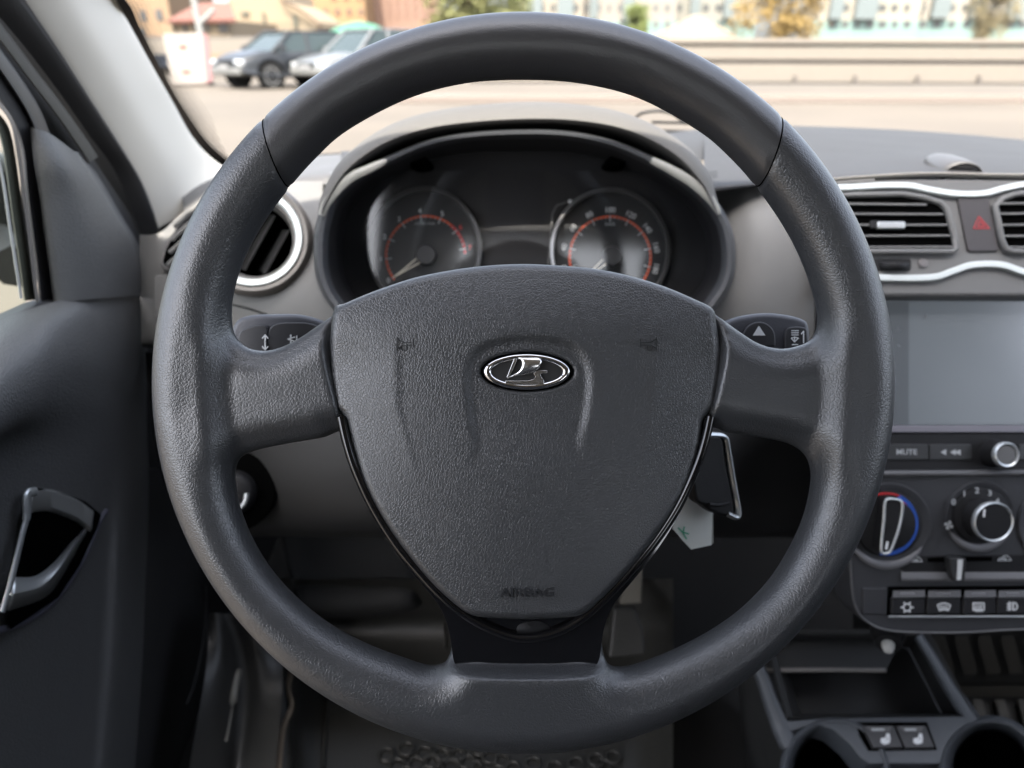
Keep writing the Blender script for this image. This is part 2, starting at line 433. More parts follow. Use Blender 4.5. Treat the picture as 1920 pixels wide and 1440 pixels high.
z -= 34*np.clip((640-PYc)/150, 0, 1)**1.7               # rolls away towards the top
rr = 13.0; z -= rr - np.sqrt(np.maximum(rr*rr - np.maximum(rr-edge_d, 0)**2, 0))
us = [(878,720),(882,680),(905,652),(945,638),(988,634),(1035,637),(1075,650),(1098,680),(1104,720),(1098,775),(1086,830),(1078,900),(900,900),(892,830),(884,775)]
u = poly_sd(sm(us), PXc, PYc)
z -= 7*sstep(12, -11, u)*sstep(900, 770, PYc)
# soft crease of the side facets
xl = 745 + np.maximum(PYc-760, 0)*.28; xr = 1225 - np.maximum(PYc-760, 0)*.28
fac = sstep(-8, 12, PXc-xl)*sstep(-8, 12, xr-PXc)*sstep(600, 690, PYc)
z -= 2.0*fac*sstep(960, 700, PYc)
side = np.clip((xl-PXc)/110, 0, 1.2) + np.clip((PXc-xr)/110, 0, 1.2)
z -= 9*side*sstep(600, 700, PYc)*sstep(1000, 760, PYc)
# emblem seat
eml = np.hypot((PXc-988)/84, (PYc-697)/36); z -= 5*sstep(1.12, 1.0, eml)
def wmesh(arr_x, arr_y, arr_z): return [[WL(a, b, c) for a, b, c in zip(r1, r2, r3)] for r1, r2, r3 in zip(arr_x, arr_y, arr_z)]
rows = wmesh(PXc, PYc, z)
# skirt behind the edge
rows.append([WL(a+(983-a)*.004, b+(800-b)*.004, c-30) for a, b, c in zip(PXc[-1], PYc[-1], z[-1])])
mb = MB().grid(rows, closed=True)
mk('airbag_cover', mb, M_airbag, wheel, smooth=True)
def cover_z(px, py):
    i = np.argmin((PXc-px)**2 + (PYc-py)**2); return float(z.flat[i])

# glossy black trim around the lower cover
out = [(636,775),(643,790),(648,825),(660,872),(680,925),(710,985),(748,1045),(790,1095),(822,1135),(838,1172),(846,1208),(850,1236),(862,1250),(920,1256),(985,1258),(1055,1256),(1108,1251),(1123,1238),(1128,1206),(1135,1170),(1152,1132),(1186,1090),(1226,1040),(1262,985),(1292,922),(1312,865),(1324,825),(1329,790),(1334,774)]
outS = [tuple(q) for q in cr(out, 5)]
inn = [(1306,790),(1298,860),(1240,960),(1160,1060),(1095,1120),(985,1130),(875,1120),(800,1060),(720,950),(668,850),(660,790)]
mb = MB(); tp = [WL(a, b, 15) for a, b in outS + inn]; mb.prism(tp, FV*(34*U1))
mk('glossy_trim', mb, M_gloss, wheel, bevel=6*U1, seg=3)
rid = [(640,782,14),(651,830,19),(668,882,21),(700,950,22),(742,1017,22),(790,1075,22),(830,1117,22),(872,1152,22),(918,1178,21),(960,1193,20),(985,1196,20),(1015,1193,20),(1060,1178,21),(1100,1152,22),(1140,1115,22),(1182,1070,22),(1228,1014,22),(1270,950,22),(1302,882,21),(1320,830,19),(1331,782,14)]
path = [WL(*q) for q in cr(rid, 5)]
mb = MB().tube(path, [9*U1]*len(path), 10, up=NW, flat=1.3)
mk('trim_lip', mb, M_gloss, wheel, smooth=True)
# screw recess below the cover
mb = MB().lathe(WL(1000, 1180, 15), NW, [(0, 1.5*U1), (30*U1, 1*U1), (34*U1, -2*U1)], 32, sy=.5, xdir=XV)
mk('trim_plug', mb, M_black, wheel, smooth=True)

# horn marks and lettering; darker skin colour paints in the shading of the relief
def emb_stroke(lines, wpx, h=.9):
    mb = MB()
    for ln in lines:
        for (a, b), (c, d) in zip(ln[:-1], ln[1:]):
            t = Vector((c-a, d-b)); L = t.length; t /= L; n_ = Vector((-t.y, t.x))*wpx/2; a0 = Vector((a, b))-t*.3; b0 = Vector((c, d))+t*.3
            pts = [a0+n_, b0+n_, b0-n_, a0-n_]
            mb.prism([WL(q.x, q.y, cover_z(q.x, q.y)+h) for q in pts], FV*(3*U1))
    return mb
for sgn, cx in ((1, 759), (-1, 1216)):
    q = lambda a, b: (cx + sgn*a, 645+b)
    ls = [[q(-15,-13),q(-15,12)],[q(-15,-10),q(-4,-3),q(15,-2)],[q(-15,9),q(-5,3),q(15,2)],[q(15,-10),q(15,6)],
          [q(2,3),q(3,9),q(0,12),q(-6,11),q(-7,6)]]
    mk('horn_mark', emb_stroke(ls, 1.8, 1.6), mat('letter_shade_skin', (.022, .023, .025), .35), wheel)
tb = text_mb('AIRBAG', 22*U1, WL(988, 1112, cover_z(988, 1112)+1.6), XV, UV, NW, h=2.2*U1, bold=.012, xs=1.28)
mk('airbag_lettering', tb, mat('letter_shade_skin', (.022, .023, .025), .35), wheel)

# emblem
EZ = cover_z(988, 697)
em = MB().lathe(WL(988, 697, EZ+1), NW, [(0, 2*U1), (70*U1, 2*U1), (70*U1, -4*U1)], 72, sy=.41, xdir=XV)
emb = mk('emblem', em, mat('emblem_ground', (.035, .035, .035), .35), wheel, smooth=True)
e2 = MB().lathe(WL(988, 697, EZ+1), NW, [(84*U1, -6*U1), (84*U1, 2*U1), (80*U1, 3*U1), (78*U1, -2*U1)], 72, sy=.425, xdir=XV, cap=False)
mk('emblem_gap', e2, M_void, emb, smooth=True)
ring = []
for k in range(97):
    a = 2*math.pi*k/96
    if k < 96: ring.append((988+75*math.cos(a), 697-30*math.sin(a)))
mb = MB()
rows_ = []
for q in range(12):
    an = 2*math.pi*q/12
    rows_.append([WL(988+(74+7.5*math.cos(an))*math.cos(2*math.pi*k/96), 697-(28.5+5.6*math.cos(an))*math.sin(2*math.pi*k/96), EZ+3+5.5*math.sin(an)) for k in range(96)])
rows_.append(rows_[0]); mb.grid(rows_, closed=True)
mk('emblem_ring', mb, M_chrome, emb, smooth=True)
def ez(pts): return [(860+a/7.385, 620+b/7.385) for a, b in pts]
# billowing sail: strip of rows from the yard down to the foot, bulging forward
L_ = ez([(795,368),(850,385),(878,430),(872,500),(835,565),(770,605),(672,648)])
R_ = ez([(1118,362),(1148,392),(1150,440),(1120,505),(1060,558),(960,600),(672,650)])
zz_ = [6, 10, 12.5, 12.5, 10.5, 8, 6]
Ls, Rs, Zs = cr(L_, 5), cr(R_, 5), cr([[q] for q in zz_], 5)
rows_ = [[WL(*(Ls[i]*(1-t)+Rs[i]*t), EZ+Zs[i][0]+1.6*math.sin(math.pi*t)) for t in np.linspace(0, 1, 9)] for i in range(len(Ls))]
mk('emblem_sail', MB().grid(rows_), M_badge, emb, smooth=True, solid=2*U1)
mast = ez([(775,368),(800,372),(802,420),(742,560),(690,640),(662,652)])
mk('emblem_mast', MB().prism([WL(a, b, EZ+8) for a, b in mast], FV*(5*U1)), M_badge, emb, bevel=.8*U1)
hull = ez([(655,690),(820,694),(960,692),(1030,672),(1068,640),(1040,600),(1065,562),(1110,548),(1220,550),(1236,568),(1215,590),(1160,588),(1132,604),(1145,640),(1172,672),(1180,700),(1186,735),(1215,746),(1000,752),(635,742)])
mk('emblem_hull', MB().prism([WL(a, b, EZ+8) for a, b in hull], FV*(5*U1)), M_badge, emb, bevel=1.6*U1, seg=3)

# hub body and column behind the wheel
col_t = thing('steering_column', WC + FV*.1, 'dark plastic steering column shroud behind the wheel hub', 'steering column')
mb = MB().lathe(WC + FV*.012 - UV*.012, FV, [(.03, 0), (.062, .012), (.066, .05), (.058, .07)], 40, xdir=XV)
mb.lathe(WC + FV*.06 - UV*.02, FV, [(.05, 0), (.058, .01), (.058, .12), (.05, .24)], 40, xdir=XV, sx=1.25)
mk('shroud', mb, M_black, col_t, smooth=True)

# stalks
def stalk(outline, d0, d1, name, label, cat, joint):
    t = thing(name, P(*joint, d1), label, cat)
    pl = Plane(P(*outline[0], d0), NW)
    mb = MB(); o = [tuple(q) for q in cr(outline, 5, True)]
    mb.prism([pl.hit(a, b) for a, b in o], FV*.020)
    mk('stalk_body', mb, mat('stalk_plastic', (.065, .067, .078), .42, bump=('noise', 900, .00012)), t, bevel=.0035, seg=4)
    return t, pl
st, pls = stalk([(442,600),(470,590),(520,588),(560,589),(600,600),(640,625),(700,640),(700,680),(600,690),(480,680),(438,660),(430,630)], .42, .44, 'turn_signal_stalk', 'grey stalk with arrow marks showing left of the hub', 'stalk', (640, 660))
mb = MB(); o_ = [tuple(q) for q in cr([(450,622),(478,610),(500,612),(502,640),(498,680),(460,676),(446,650)], 5, True)]
mk('end_cap', plate(pls, o_, -.002, .0022), mat('stalk_cap', (.03, .03, .033), .45), st, bevel=.001)
mb = MB(); o_ = [tuple(q) for q in cr([(506,614),(560,604),(600,612),(640,632),(660,670),(600,684),(508,680)], 5, True)]
mk('grip_face', plate(pls, o_, -.002, .0016), mat('stalk_cap', (.03, .03, .033), .45), st, bevel=.001)
sy_ = strokes(pls, [[(497,628),(497,656)],[(492,634),(497,628),(502,634)],[(492,650),(497,656),(502,650)]], 2.2, .0024)
sy_ = strokes(pls, [[(552,632),(540,636),(552,640)],[(545,628),(545,644)],[(556,630),(556,646)]], 2.2, .0018, mb=sy_)
mk('arrow_print', sy_, M_white, st)
st, pls = stalk([(1372,598),(1400,590),(1440,586),(1480,590),(1508,598),(1519,612),(1519,650),(1500,672),(1420,680),(1300,690),(1290,650),(1330,622)], .42, .44, 'wiper_stalk', 'grey stalk with wiper symbols and up button showing right of the hub', 'stalk', (1300, 660))
o_ = arc(1424, 634, 31, 0, 180, 20) + [(1393,650),(1455,650)]
mk('round_button', plate(pls, o_, -.004, .0025), mat('stalk_cap', (.03, .03, .033), .45), st, bevel=.001)
mk('button_arrow', plate(pls, [(1423,611),(1435,629),(1412,629)], .0024, .003), M_white, st)
o_ = [(1474,620),(1484,613),(1500,612),(1512,616),(1515,628),(1515,668),(1476,668),(1471,645)]
mk('end_cap', plate(pls, sm(o_, 4), -.002, .0022), mat('stalk_cap', (.03, .03, .033), .45), st, bevel=.001)
sy_ = strokes(pls, [[(1485,620),(1497,620)],[(1485,624),(1497,624)],[(1485,628),(1497,628)],[(1484,634),(1490,632),(1497,634),(1490,641),(1484,634)],[(1490,632),(1490,641)],[(1486,646),(1496,646)],[(1507,621),(1507,643)],[(1503,626),(1507,621)]], 1.7, .0024)
mk('wiper_print', sy_, M_white, st)

# ignition key with paper tag
key = thing('ignition_key', P(1345, 880, .45), 'black key fob with chrome edge hanging right of the wheel hub', 'key')
plk = Plane(P(1345, 890, .45), NW + XV*.25)
mk('fob_body', plate(plk, sm([(1300,815),(1352,820),(1362,870),(1378,960),(1350,966),(1322,950),(1302,925)], 5), -.012, 0), M_black, key, bevel=.003, seg=3)
mb = MB().tube([plk.hit(a, b, -.002) for a, b in cr([(1312,817),(1340,816),(1357,820),(1362,840),(1372,900),(1382,955),(1381,968),(1374,968),(1362,962)], 5)], .0019, 8, up=plk.n, flat=2.0)
mk('chrome_edge', mb, M_satin, key, smooth=True)
mb = MB().tube([plk.hit(a, b, .001) for a, b in cr([(1330,946),(1350,947),(1368,942)], 4)], .0012, 8)
mk('release_button', mb, M_black, key, smooth=True)
tagt = thing('paper_tag', P(1300, 980, .462), 'white paper tag with green pen mark hanging from the key', 'tag')
plt_ = Plane(P(1300, 990, .466), NW + XV*.1)
mk('paper', plate(plt_, [(1240,900),(1322,918),(1336,960),(1334,1022),(1296,1030),(1279,1012),(1262,992)], -.0006, 0), mat('paper', (.72, .74, .70), .8), tagt)
mk('edge', plate(plt_, [(1326,925),(1337,960),(1338,1018),(1334,1021),(1330,960)], -.002, -.0008), mat('tag_edge', (.25, .25, .22), .6), tagt)
mk('pen_mark', strokes(plt_, [[(1272,990),(1280,998),(1291,1001)],[(1283,988),(1281,1000),(1287,1010)]], 2.5, .0001, .0002), mat('green_ink', (.08, .42, .25), .6), tagt)

# ------------------------------------------------------------------ car body around the driver (windscreen, pillar, roof, floor)
body_t = thing('car_cabin', (.35, -.2, .22), 'interior shell of the car with light grey pillar trim left of the windscreen', 'car cabin')
WS = Plane((0, 1.13, .93), (0, -.47, -.85))            # windscreen plane, inside face
plxL = Plane((-.36, 0, 0), (1, 0, 0))                  # plane of the driver's door trim
def pxl(px, py, x): r = ray(px, py); return C + r * (x / r.x)
mb = MB()
mb.box((.35, -.89, 1.47), (1.75, 2.38, .05))
mk('roof', mb, M_headl, body_t, bevel=.02)
mb = MB(); mb.box((.35, -.4, .24), (1.75, 3.2, .04)); mb.box((.35, 1.22, .55), (1.75, .04, .62))
mk('floor_pan', mb, M_carpet, body_t)
mb = MB()
for y in (-.45, -1.35): mb.box((-.50, y, 1.15), (.06, .14, .62)); mb.box((1.20, y, 1.15), (.06, .14, .62))
mb.box((1.20, -.5, .58), (.06, 3.2, .66)); mb.box((-.50, -1.15, .58), (.06, 1.6, .66))
mb.box((.35, -2.06, .72), (1.75, .06, .92)); mb.box((-.50, -1.35, 1.15), (.06, 1.4, .62)); mb.box((1.20, -1.35, 1.15), (.06, 1.4, .62))  # unseen rear wall raised and rear side windows closed to cut light from behind
mk('side_wall', mb, M_door, body_t)
# aperture and kick panel behind door seals and beside the dashboard
mb = MB().prism([(-.425, .64, .80), (-.425, .97, .80), (-.425, .97, .955), (-.425, .835, 1.08), (-.425, .30, 1.44), (-.425, .18, 1.44), (-.425, .20, 1.36), (-.425, .60, 1.12), (-.425, .662, 1.05), (-.425, .668, 1.0), (-.425, .64, .86)] , (-.012, 0, 0))
mb.box((-.43, .88, .53), (.02, .72, .62))
mk('door_aperture', mb, M_rubber, body_t)
mb = MB().box((-.43, .97, .55), (.03, .52, .62))
mk('kick_panel', mb, M_rubber, body_t)
mk('kick_panel', MB().box((1.16, .8, .6), (.03, .9, .68)), M_rubber, body_t)
# A pillar trim (near side): loft between its two edges
Lp = [(20,-40),(43,0),(110,100),(167,190),(217,267),(260,340),(284,400),(293,432)]
Rp = [(190,-40),(212,0),(260,87),(300,157),(333,217),(367,267),(408,306),(470,340)]
Lc, Rc = cr(Lp, 5), cr(Rp, 5); n_ = len(Lc)
rows_ = []
for i in range(n_):
    t = i/(n_-1); a = pxl(*Lc[i], -.375); dR = (.62 + .30*t); b = P(*Rc[i], dR)
    c2 = a.lerp(b, .34) + (XV*.016 - FV*.022)*(1-.35*t); c3 = a.lerp(b, .72) + (XV*.010 - FV*.018)*(1-.35*t)
    row = cr([a + FV*.04 - XV*.004, a, c2, c3, b, b + FV*.05 - XV*.01], 6); rows_.append([Vector(q) for q in row])
mk('pillar_trim', MB().grid(rows_), M_pillar, body_t, smooth=True)
# base of the trim where it meets the dashboard
# rubber seal and black aperture left of the trim
sealL = [(-90,-60),(-38,-10),(40,80),(105,165),(165,250),(215,320),(250,400),(270,460)]
sl = cr(sealL, 5); rows_ = []
for i in range(n_):
    t = i/(n_-1); a = pxl(*sl[min(i, len(sl)-1)], -.385) ; b = pxl(*Lc[i], -.377)
    m_ = a.lerp(b, .6) + XV*.010
    rows_.append([a, a.lerp(b, .3) + XV*.006, m_, b + XV*.002, b + FV*.03])
mk('door_seal', MB().grid(rows_), M_rubber, body_t, smooth=True, subsurf=1)
# windscreen: glass, black printed border, dots
fr = [(165,-60),(237,0),(260,45),(283,90),(305,132),(327,172),(347,205),(367,235),(392,268),(427,300)]
fl = [(90,-60),(170,0),(200,45),(225,90),(250,132),(275,172),(298,215),(325,255),(360,290),(400,330)]
frc, flc = cr(fr, 4), cr(fl, 4)
mb = MB().grid([[WS.hit(a[0], a[1], .002), WS.hit(b[0], b[1], .002)] for a, b in zip(flc, frc)])
mb.grid([[WS.hit(427-30, 300, .002), WS.hit(700, 283, .002), WS.hit(1300, 247, .002), WS.hit(1500, 246, .002), WS.hit(2100, 290, .002)],
         [WS.hit(400, 345, .002), WS.hit(700, 330, .002), WS.hit(1300, 300, .002), WS.hit(1500, 300, .002), WS.hit(2100, 330, .002)]])
fb = mk('windscreen_border', mb, M_black, body_t, solid=.001)
mb = MB()
for k in range(0, 82):
    t = k/81; i = t*(len(frc)-1); a = frc[int(i)] + (frc[min(int(i)+1, len(frc)-1)] - frc[int(i)])*(i-int(i))
    nx = (.86, -.5)
    wdt = 1.0 if t < .8 else max(0, (1-t)/.2)
    for j in range(10):
        if j > 9*wdt: break
        r_ = 1.9*(1-j/10*.75)
        cx, cy_ = a[0] + (3+j*3.5)*.86 , a[1] - (3+j*3.5)*.5 + (3.0 if j % 2 else 0)
        mb.add([WS.hit(cx + r_*math.cos(q*math.pi/3), cy_ + r_*math.sin(q*math.pi/3), .0025) for q in range(6)], [list(range(6))])
mk('border_dots', mb, M_black, fb, weld=False)
mb = MB().add([(-.62, 1.22, .88), (1.32, 1.22, .88), (1.1, .30, 1.405), (-.42, .30, 1.405)], [(0, 1, 2, 3)])
mb = MB().add([WS.hit(30, 420), WS.hit(2300, 420), WS.hit(2300, 420) + Vector((0, -.85, .47))*1.1, WS.hit(30, 420) + Vector((0, -.85, .47))*1.1], [(0, 1, 2, 3)])
mk('windscreen_glass', mb, glass_mat('clear_glass', (.97, .98, .96), .035, .02), body_t)
# a dark wiper arm at the foot of the glass
wp = thing('wiper', WS.hit(1290, 236, -.05), 'thin black windscreen wiper arm behind the instrument hood', 'wiper')
mb = MB().tube([WS.hit(a, b, -.03) for a, b in cr([(1190,222),(1205,212),(1235,208),(1262,214),(1285,232)], 5)], .0022, 6)
mk('wiper_arm', mb, M_black, wp, smooth=True)
mb = MB().tube([WS.hit(a, b, -.02) for a, b in [(1222,229),(1300,231),(1420,236)]], .002, 6)
mb.tube([WS.hit(a, b, -.012) for a, b in [(1240,247),(1330,249),(1480,240)]], .003, 6)
mk('wiper_blade', mb, M_black, wp, smooth=True)

# ------------------------------------------------------------------ driver's door
door = thing('driver_door', (-.40, .3, .35), 'dark grey driver door with chrome-edged pull handle, seen at the left edge', 'car door')
def DX(px, py, off=0.0): return pxl(px, py, -.36 + off)
# upper sail panel (triangle) bulging towards the cabin
A_ = [(56,236),(62,300),(74,370),(84,440),(93,505),(100,562)]
B_ = [(96,252),(120,310),(145,375),(165,440),(175,500),(180,560)]
Cc_ = [(137,282),(170,330),(205,390),(232,440),(245,500),(250,555)]
D_ = [(142,284),(180,336),(217,400),(250,455),(268,510),(272,560)]
rows_ = [[DX(*A_[i], -.012), DX(A_[i][0]+8, A_[i][1]+4, 0), DX(*B_[i], .012 if i else .004), DX(*Cc_[i], .004), DX(*D_[i], -.006), DX(D_[i][0]+10, D_[i][1], -.03)] for i in range(6)]
mk('mirror_corner_trim', MB().loft(rows_, 5, 5), M_door, door, smooth=True)
# moulded crescent on the corner trim
mb = MB().tube([DX(a, b, .006) for a, b in cr([(184,486),(200,480),(214,466),(222,448),(224,432)], 5)], [.0002,.0006,.001,.0013,.0016,.0019,.002,.0022,.0022,.0022,.002,.0018,.0016,.0013,.001,.0008,.0006,.0004,.0003,.0002,.0001], 8, up=XV, flat=.5)
mk('moulded_mark', mb, mat('crescent', (.10, .105, .12), .4), door, smooth=True)
# main panel: rows from the sill downwards
rowsp = [
 [(-160,690,-.018),(-60,640,-.012),(0,600,-.006),(55,580,-.002),(100,566,0),(150,556,.004),(200,556,.004),(245,556,0),(272,560,-.012),(280,562,-.04)],
 [(-160,760,.012),(-60,690,.014),(0,645,.016),(55,620,.018),(100,606,.020),(150,600,.018),(200,606,.012),(245,618,.004),(270,630,-.010),(278,640,-.04)],
 [(-160,860,.030),(-60,770,.032),(0,720,.034),(55,690,.034),(100,672,.032),(150,668,.026),(200,680,.016),(245,700,.004),(268,710,-.008),(276,715,-.04)],
 [(-160,950,.030),(-60,860,.033),(0,806,.035),(55,770,.034),(100,742,.030),(150,735,.022),(200,750,.012),(240,770,.0),(266,790,-.010),(275,790,-.04)],
 [(-160,1010,.000),(-60,905,.004),(0,850,.008),(55,840,.010),(100,845,.010),(150,850,.008),(200,860,.004),(238,880,-.002),(268,900,-.012),(280,900,-.04)],
 [(-160,1180,-.002),(-60,1100,.0),(0,1050,.004),(55,1045,.006),(100,1045,.006),(150,1045,.004),(200,1045,.0),(225,1045,.004),(262,1060,-.016),(285,1070,-.04)],
 [(-160,1330,-.004),(-60,1260,.0),(0,1230,.002),(55,1222,.004),(100,1222,.004),(150,1222,.002),(190,1222,.0),(222,1222,.004),(258,1240,-.018),(300,1250,-.05)],
 [(-160,1560,-.006),(-60,1560,-.002),(0,1560,.0),(55,1560,.0),(100,1560,.0),(130,1560,.0),(165,1560,.002),(190,1560,.004),(240,1560,-.02),(320,1560,-.06)]]
mk('door_panel', MB().loft([[DX(a, b, c) for a, b, c in r_] for r_ in rowsp], 7, 8), M_door, door, smooth=True)
# map pocket and inner lower skirt right of the crease
rowsq = [
 [(258,880,-.030),(300,880,-.045),(350,900,-.06),(420,930,-.075)],
 [(256,1060,-.022),(300,1060,-.035),(360,1080,-.05),(420,1100,-.07)],
 [(240,1230,-.020),(300,1240,-.03),(360,1250,-.045),(400,1260,-.06)],
 [(225,1560,-.014),(270,1560,-.03),(330,1560,-.045),(370,1560,-.06)]]
mk('lower_door_skirt', MB().loft([[DX(a, b, c) for a, b, c in r_] for r_ in rowsq], 6, 6), mat('skirt_plastic', (.020, .020, .021), .6, bump=('noise', 700, .0003)), door, smooth=True)
mb = MB().tube([DX(a, b, c) for a, b, c in cr([(386,1100,-.052),(386,1160,-.05),(376,1230,-.046),(362,1290,-.043),(350,1320,-.041)], 5)], .0009, 6)
mk('skirt_seam', mb, mat('seam_line', (.06, .06, .062), .5), door, smooth=True)
# window frame layers: black frame, beige lip, glass run
def strip(name, cl, wd, off, m, rad=True):
    c_ = cr(cl, 6); rows = []
    for i, (x, y) in enumerate(c_):
        a = c_[max(i-1, 0)]; b = c_[min(i+1, len(c_)-1)]; t = (b-a)/np.linalg.norm(b-a); n2 = np.array([t[1], -t[0]])*wd/2
        w_ = [(-1, -.006), (-.75, 0), (.75, 0), (1, -.006)]
        rows.append([DX(x+n2[0]*k, y+n2[1]*k, off+q) for k, q in w_])
    return mk(name, MB().grid(rows), m, door, smooth=True)
strip('upper_frame', [(-60,-20),(0,110),(40,165),(90,225),(140,300),(200,390),(262,480),(285,520)], 62, -.026, M_rubber)
strip('frame_channel', [(-50,5),(0,60),(60,140),(110,205),(150,262),(175,300)], 22, -.012, mat('channel', (.022, .021, .017), .6))
strip('inner_frame', [(-40,60),(0,112),(40,170),(66,215),(84,262)], 26, -.008, mat('frame_grey', (.03, .031, .034), .45))
strip('window_seal', [(-30,120),(5,170),(40,225),(58,280),(66,360),(76,440),(85,510),(90,566)], 34, -.012, M_rubber)
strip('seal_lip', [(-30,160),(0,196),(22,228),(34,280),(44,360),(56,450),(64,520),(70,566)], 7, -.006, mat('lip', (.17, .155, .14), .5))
strip('glass_run', [(-30,200),(0,232),(12,262),(22,320),(34,410),(46,490),(56,563)], 22, -.012, mat('run', (.06, .065, .05), .5))
strip('chrome_bead', [(-20,255),(-6,290),(6,340),(18,420),(29,490),(40,560)], 6, -.010, mat('bead', (.45, .45, .43), .4))
mb = MB().grid([[DX(-160, 665, -.02), DX(-60,622,-.02), DX(0, 588, -.020), DX(45, 568, -.018), DX(72, 560, -.016), DX(100, 560, -.014)],
                [DX(-160, 690, -.004), DX(-60,650,-.004), DX(0, 614, -.004), DX(50, 590, -.002), DX(80, 577, -.002), DX(101, 569, -.002)]])
mk('sill_weatherstrip', mb, mat('weatherstrip', (.05, .05, .05), .5), door, smooth=True, solid=.002)
mb = MB().add([pxl(-260, 760, -.385), pxl(50, 575, -.385), pxl(24, 330, -.385), pxl(-20, 230, -.385), pxl(-300, -200, -.385)], [(0, 1, 2, 3, 4)])
mk('side_window', mb, glass_mat('door_glass', (.80, .86, .80), .06, .02), door)
# handle assembly
hd = mk('handle_recess', MB().grid([[DX(a, b, .0095), DX(c, d, .0095)] for (a, b), (c, d) in zip([(14,1160),(30,1060),(40,980),(52,930),(70,915),(120,925)], [(20,1180),(110,1120),(150,1060),(185,985),(190,965),(160,940)])]), M_void, door)
c1 = cr([(60,942),(90,938),(120,946),(148,958),(176,978)], 5)
c2 = [(a, b) for a, b in c1]
rows_ = [[DX(a-2, b-22, .007), DX(a, b-17, .013), DX(a-3, b+12, .013), DX(a-8, b+24, .008), DX(a-9, b+26, -.004)] for a, b in c1]
mk('handle_frame', MB().grid(rows_), mat('satin_dark', (.50, .51, .50), .32, metal=.7), hd, smooth=True, solid=.001)
mb = MB().tube([DX(a, b, .015) for a, b in cr([(66,922),(52,926),(49,945),(50,968),(42,1000),(30,1050),(18,1100),(4,1148)], 6)], [.0035]*20 + [.0026]*23, 10, up=XV, flat=.6)
mk('handle_edge', mb, M_satin, hd, smooth=True)
rows_ = [[DX(a, b, .012), DX((a+c)/2, (b+d)/2, .018), DX(c, d, .010)] for (a, b), (c, d) in zip(cr([(158,990),(130,1020),(100,1055),(66,1080),(28,1082)], 5), cr([(163,998),(143,1035),(118,1080),(85,1120),(16,1146)], 5))]
mk('handle_lever', MB().grid(rows_), M_satin, hd, smooth=True, solid=.003)
mb = MB().tube([DX(a, b, .006) for a, b in cr([(200,958),(188,975),(165,1030),(140,1075),(112,1115),(80,1145),(40,1168),(0,1182),(-60,1195)], 6)], .0028, 8, up=XV, flat=.7)
mk('recess_rim', mb, mat('rim_plastic', (.07, .07, .09), .4), hd, smooth=True)

# ------------------------------------------------------------------ dashboard
dash = thing('dashboard', P(980, 640, .68), 'grey car dashboard behind the steering wheel running to the centre vents', 'dashboard')
def L(rows, nu=6, nv=6): return MB().loft([[P(*q) for q in r_] for r_ in rows], nu, nv)
# top pad right of the hood
mb = L([[(1320,238,1.05),(1480,236,1.10),(1700,244,1.12),(1920,262,1.08),(2200,290,1.05)],
        [(1320,262,.87),(1480,268,.88),(1700,270,.90),(1920,280,.90),(2200,296,.90)],
        [(1320,306,.72),(1480,306,.72),(1700,300,.73),(1920,300,.74),(2200,306,.74)],
        [(1320,345,.63),(1480,334,.64),(1700,322,.645),(1920,324,.65),(2200,326,.65)],
        [(1320,360,.62),(1480,344,.635),(1700,330,.64),(1920,331,.642),(2200,333,.642)]])
mk('dash_top', mb, M_dark, dash, smooth=True)
mk('dash_top_middle', L([[(640,283,1.0),(980,276,1.0),(1330,240,1.04)],[(640,300,.86),(980,290,.86),(1330,262,.88)],[(640,330,.80),(980,320,.80),(1330,300,.80)]]), M_dark, dash, smooth=True)
mb = L([[(360,318,.94),(430,308,.95),(520,298,.97),(620,290,1.0),(650,289,1.0)],
        [(340,345,.84),(420,332,.84),(520,315,.84),(620,303,.84),(650,303,.84)],
        [(345,392,.74),(420,350,.73),(520,330,.72),(620,320,.70),(650,320,.70)],
        [(345,398,.73),(420,360,.715),(520,350,.69),(620,345,.68),(650,345,.68)]])
mk('dash_top_near_door', mb, mat('near_dash', (.075, .074, .075), .5, bump=('noise', 1100, .0002)), dash, smooth=True)
# fascia left of the cluster (right boundary tucked behind the bezel)
mb = L([[(262,440,.715),(300,436,.70),(345,396,.725),(400,360,.72),(470,345,.705),(540,340,.69),(605,340,.665)],
        [(262,500,.705),(300,500,.69),(345,470,.68),(400,440,.67),(470,420,.655),(540,415,.645),(604,420,.642)],
        [(263,560,.70),(300,560,.68),(345,550,.665),(400,540,.655),(470,530,.64),(540,520,.632),(602,520,.632)],
        [(265,610,.69),(300,610,.67),(345,610,.66),(400,608,.65),(470,605,.64),(540,600,.635),(660,600,.635)],
        [(266,645,.69),(300,648,.675),(345,655,.665),(400,660,.66),(470,665,.655),(540,670,.65),(680,680,.65)],
        [(268,652,.71),(300,656,.70),(345,664,.69),(400,670,.69),(470,675,.68),(540,680,.68),(680,690,.68)]])
mb.f = [f_ for f_ in mb.f if not any((lambda a, b: math.hypot(a-475, b-447) < 84)(*proj(mb.v[i])) for i in f_)]
mk('left_fascia', mb, M_grey, dash, smooth=True)
mb = MB().tube([P(a, b, c) for a, b, c in cr([(430,570,.646),(470,580,.638),(510,594,.634),(560,612,.633)], 6)], .0009, 6)
mk('fascia_seam', mb, M_black, dash, smooth=True)
mb = L([[(1290,300,.70),(1345,330,.675),(1400,328,.66),(1480,332,.645),(1560,334,.638),(1640,334,.636)],
        [(1352,400,.655),(1380,400,.645),(1420,400,.635),(1480,400,.63),(1560,400,.632),(1640,400,.632)],
        [(1350,500,.642),(1380,500,.634),(1430,500,.625),(1500,500,.622),(1560,500,.628),(1640,500,.632)],
        [(1310,590,.637),(1370,590,.63),(1430,590,.625),(1500,590,.628),(1560,590,.634),(1640,590,.636)],
        [(1280,680,.645),(1370,680,.64),(1430,680,.64),(1500,680,.64),(1560,680,.64),(1640,680,.64)]])
mk('right_fascia', mb, M_grey, dash, smooth=True)
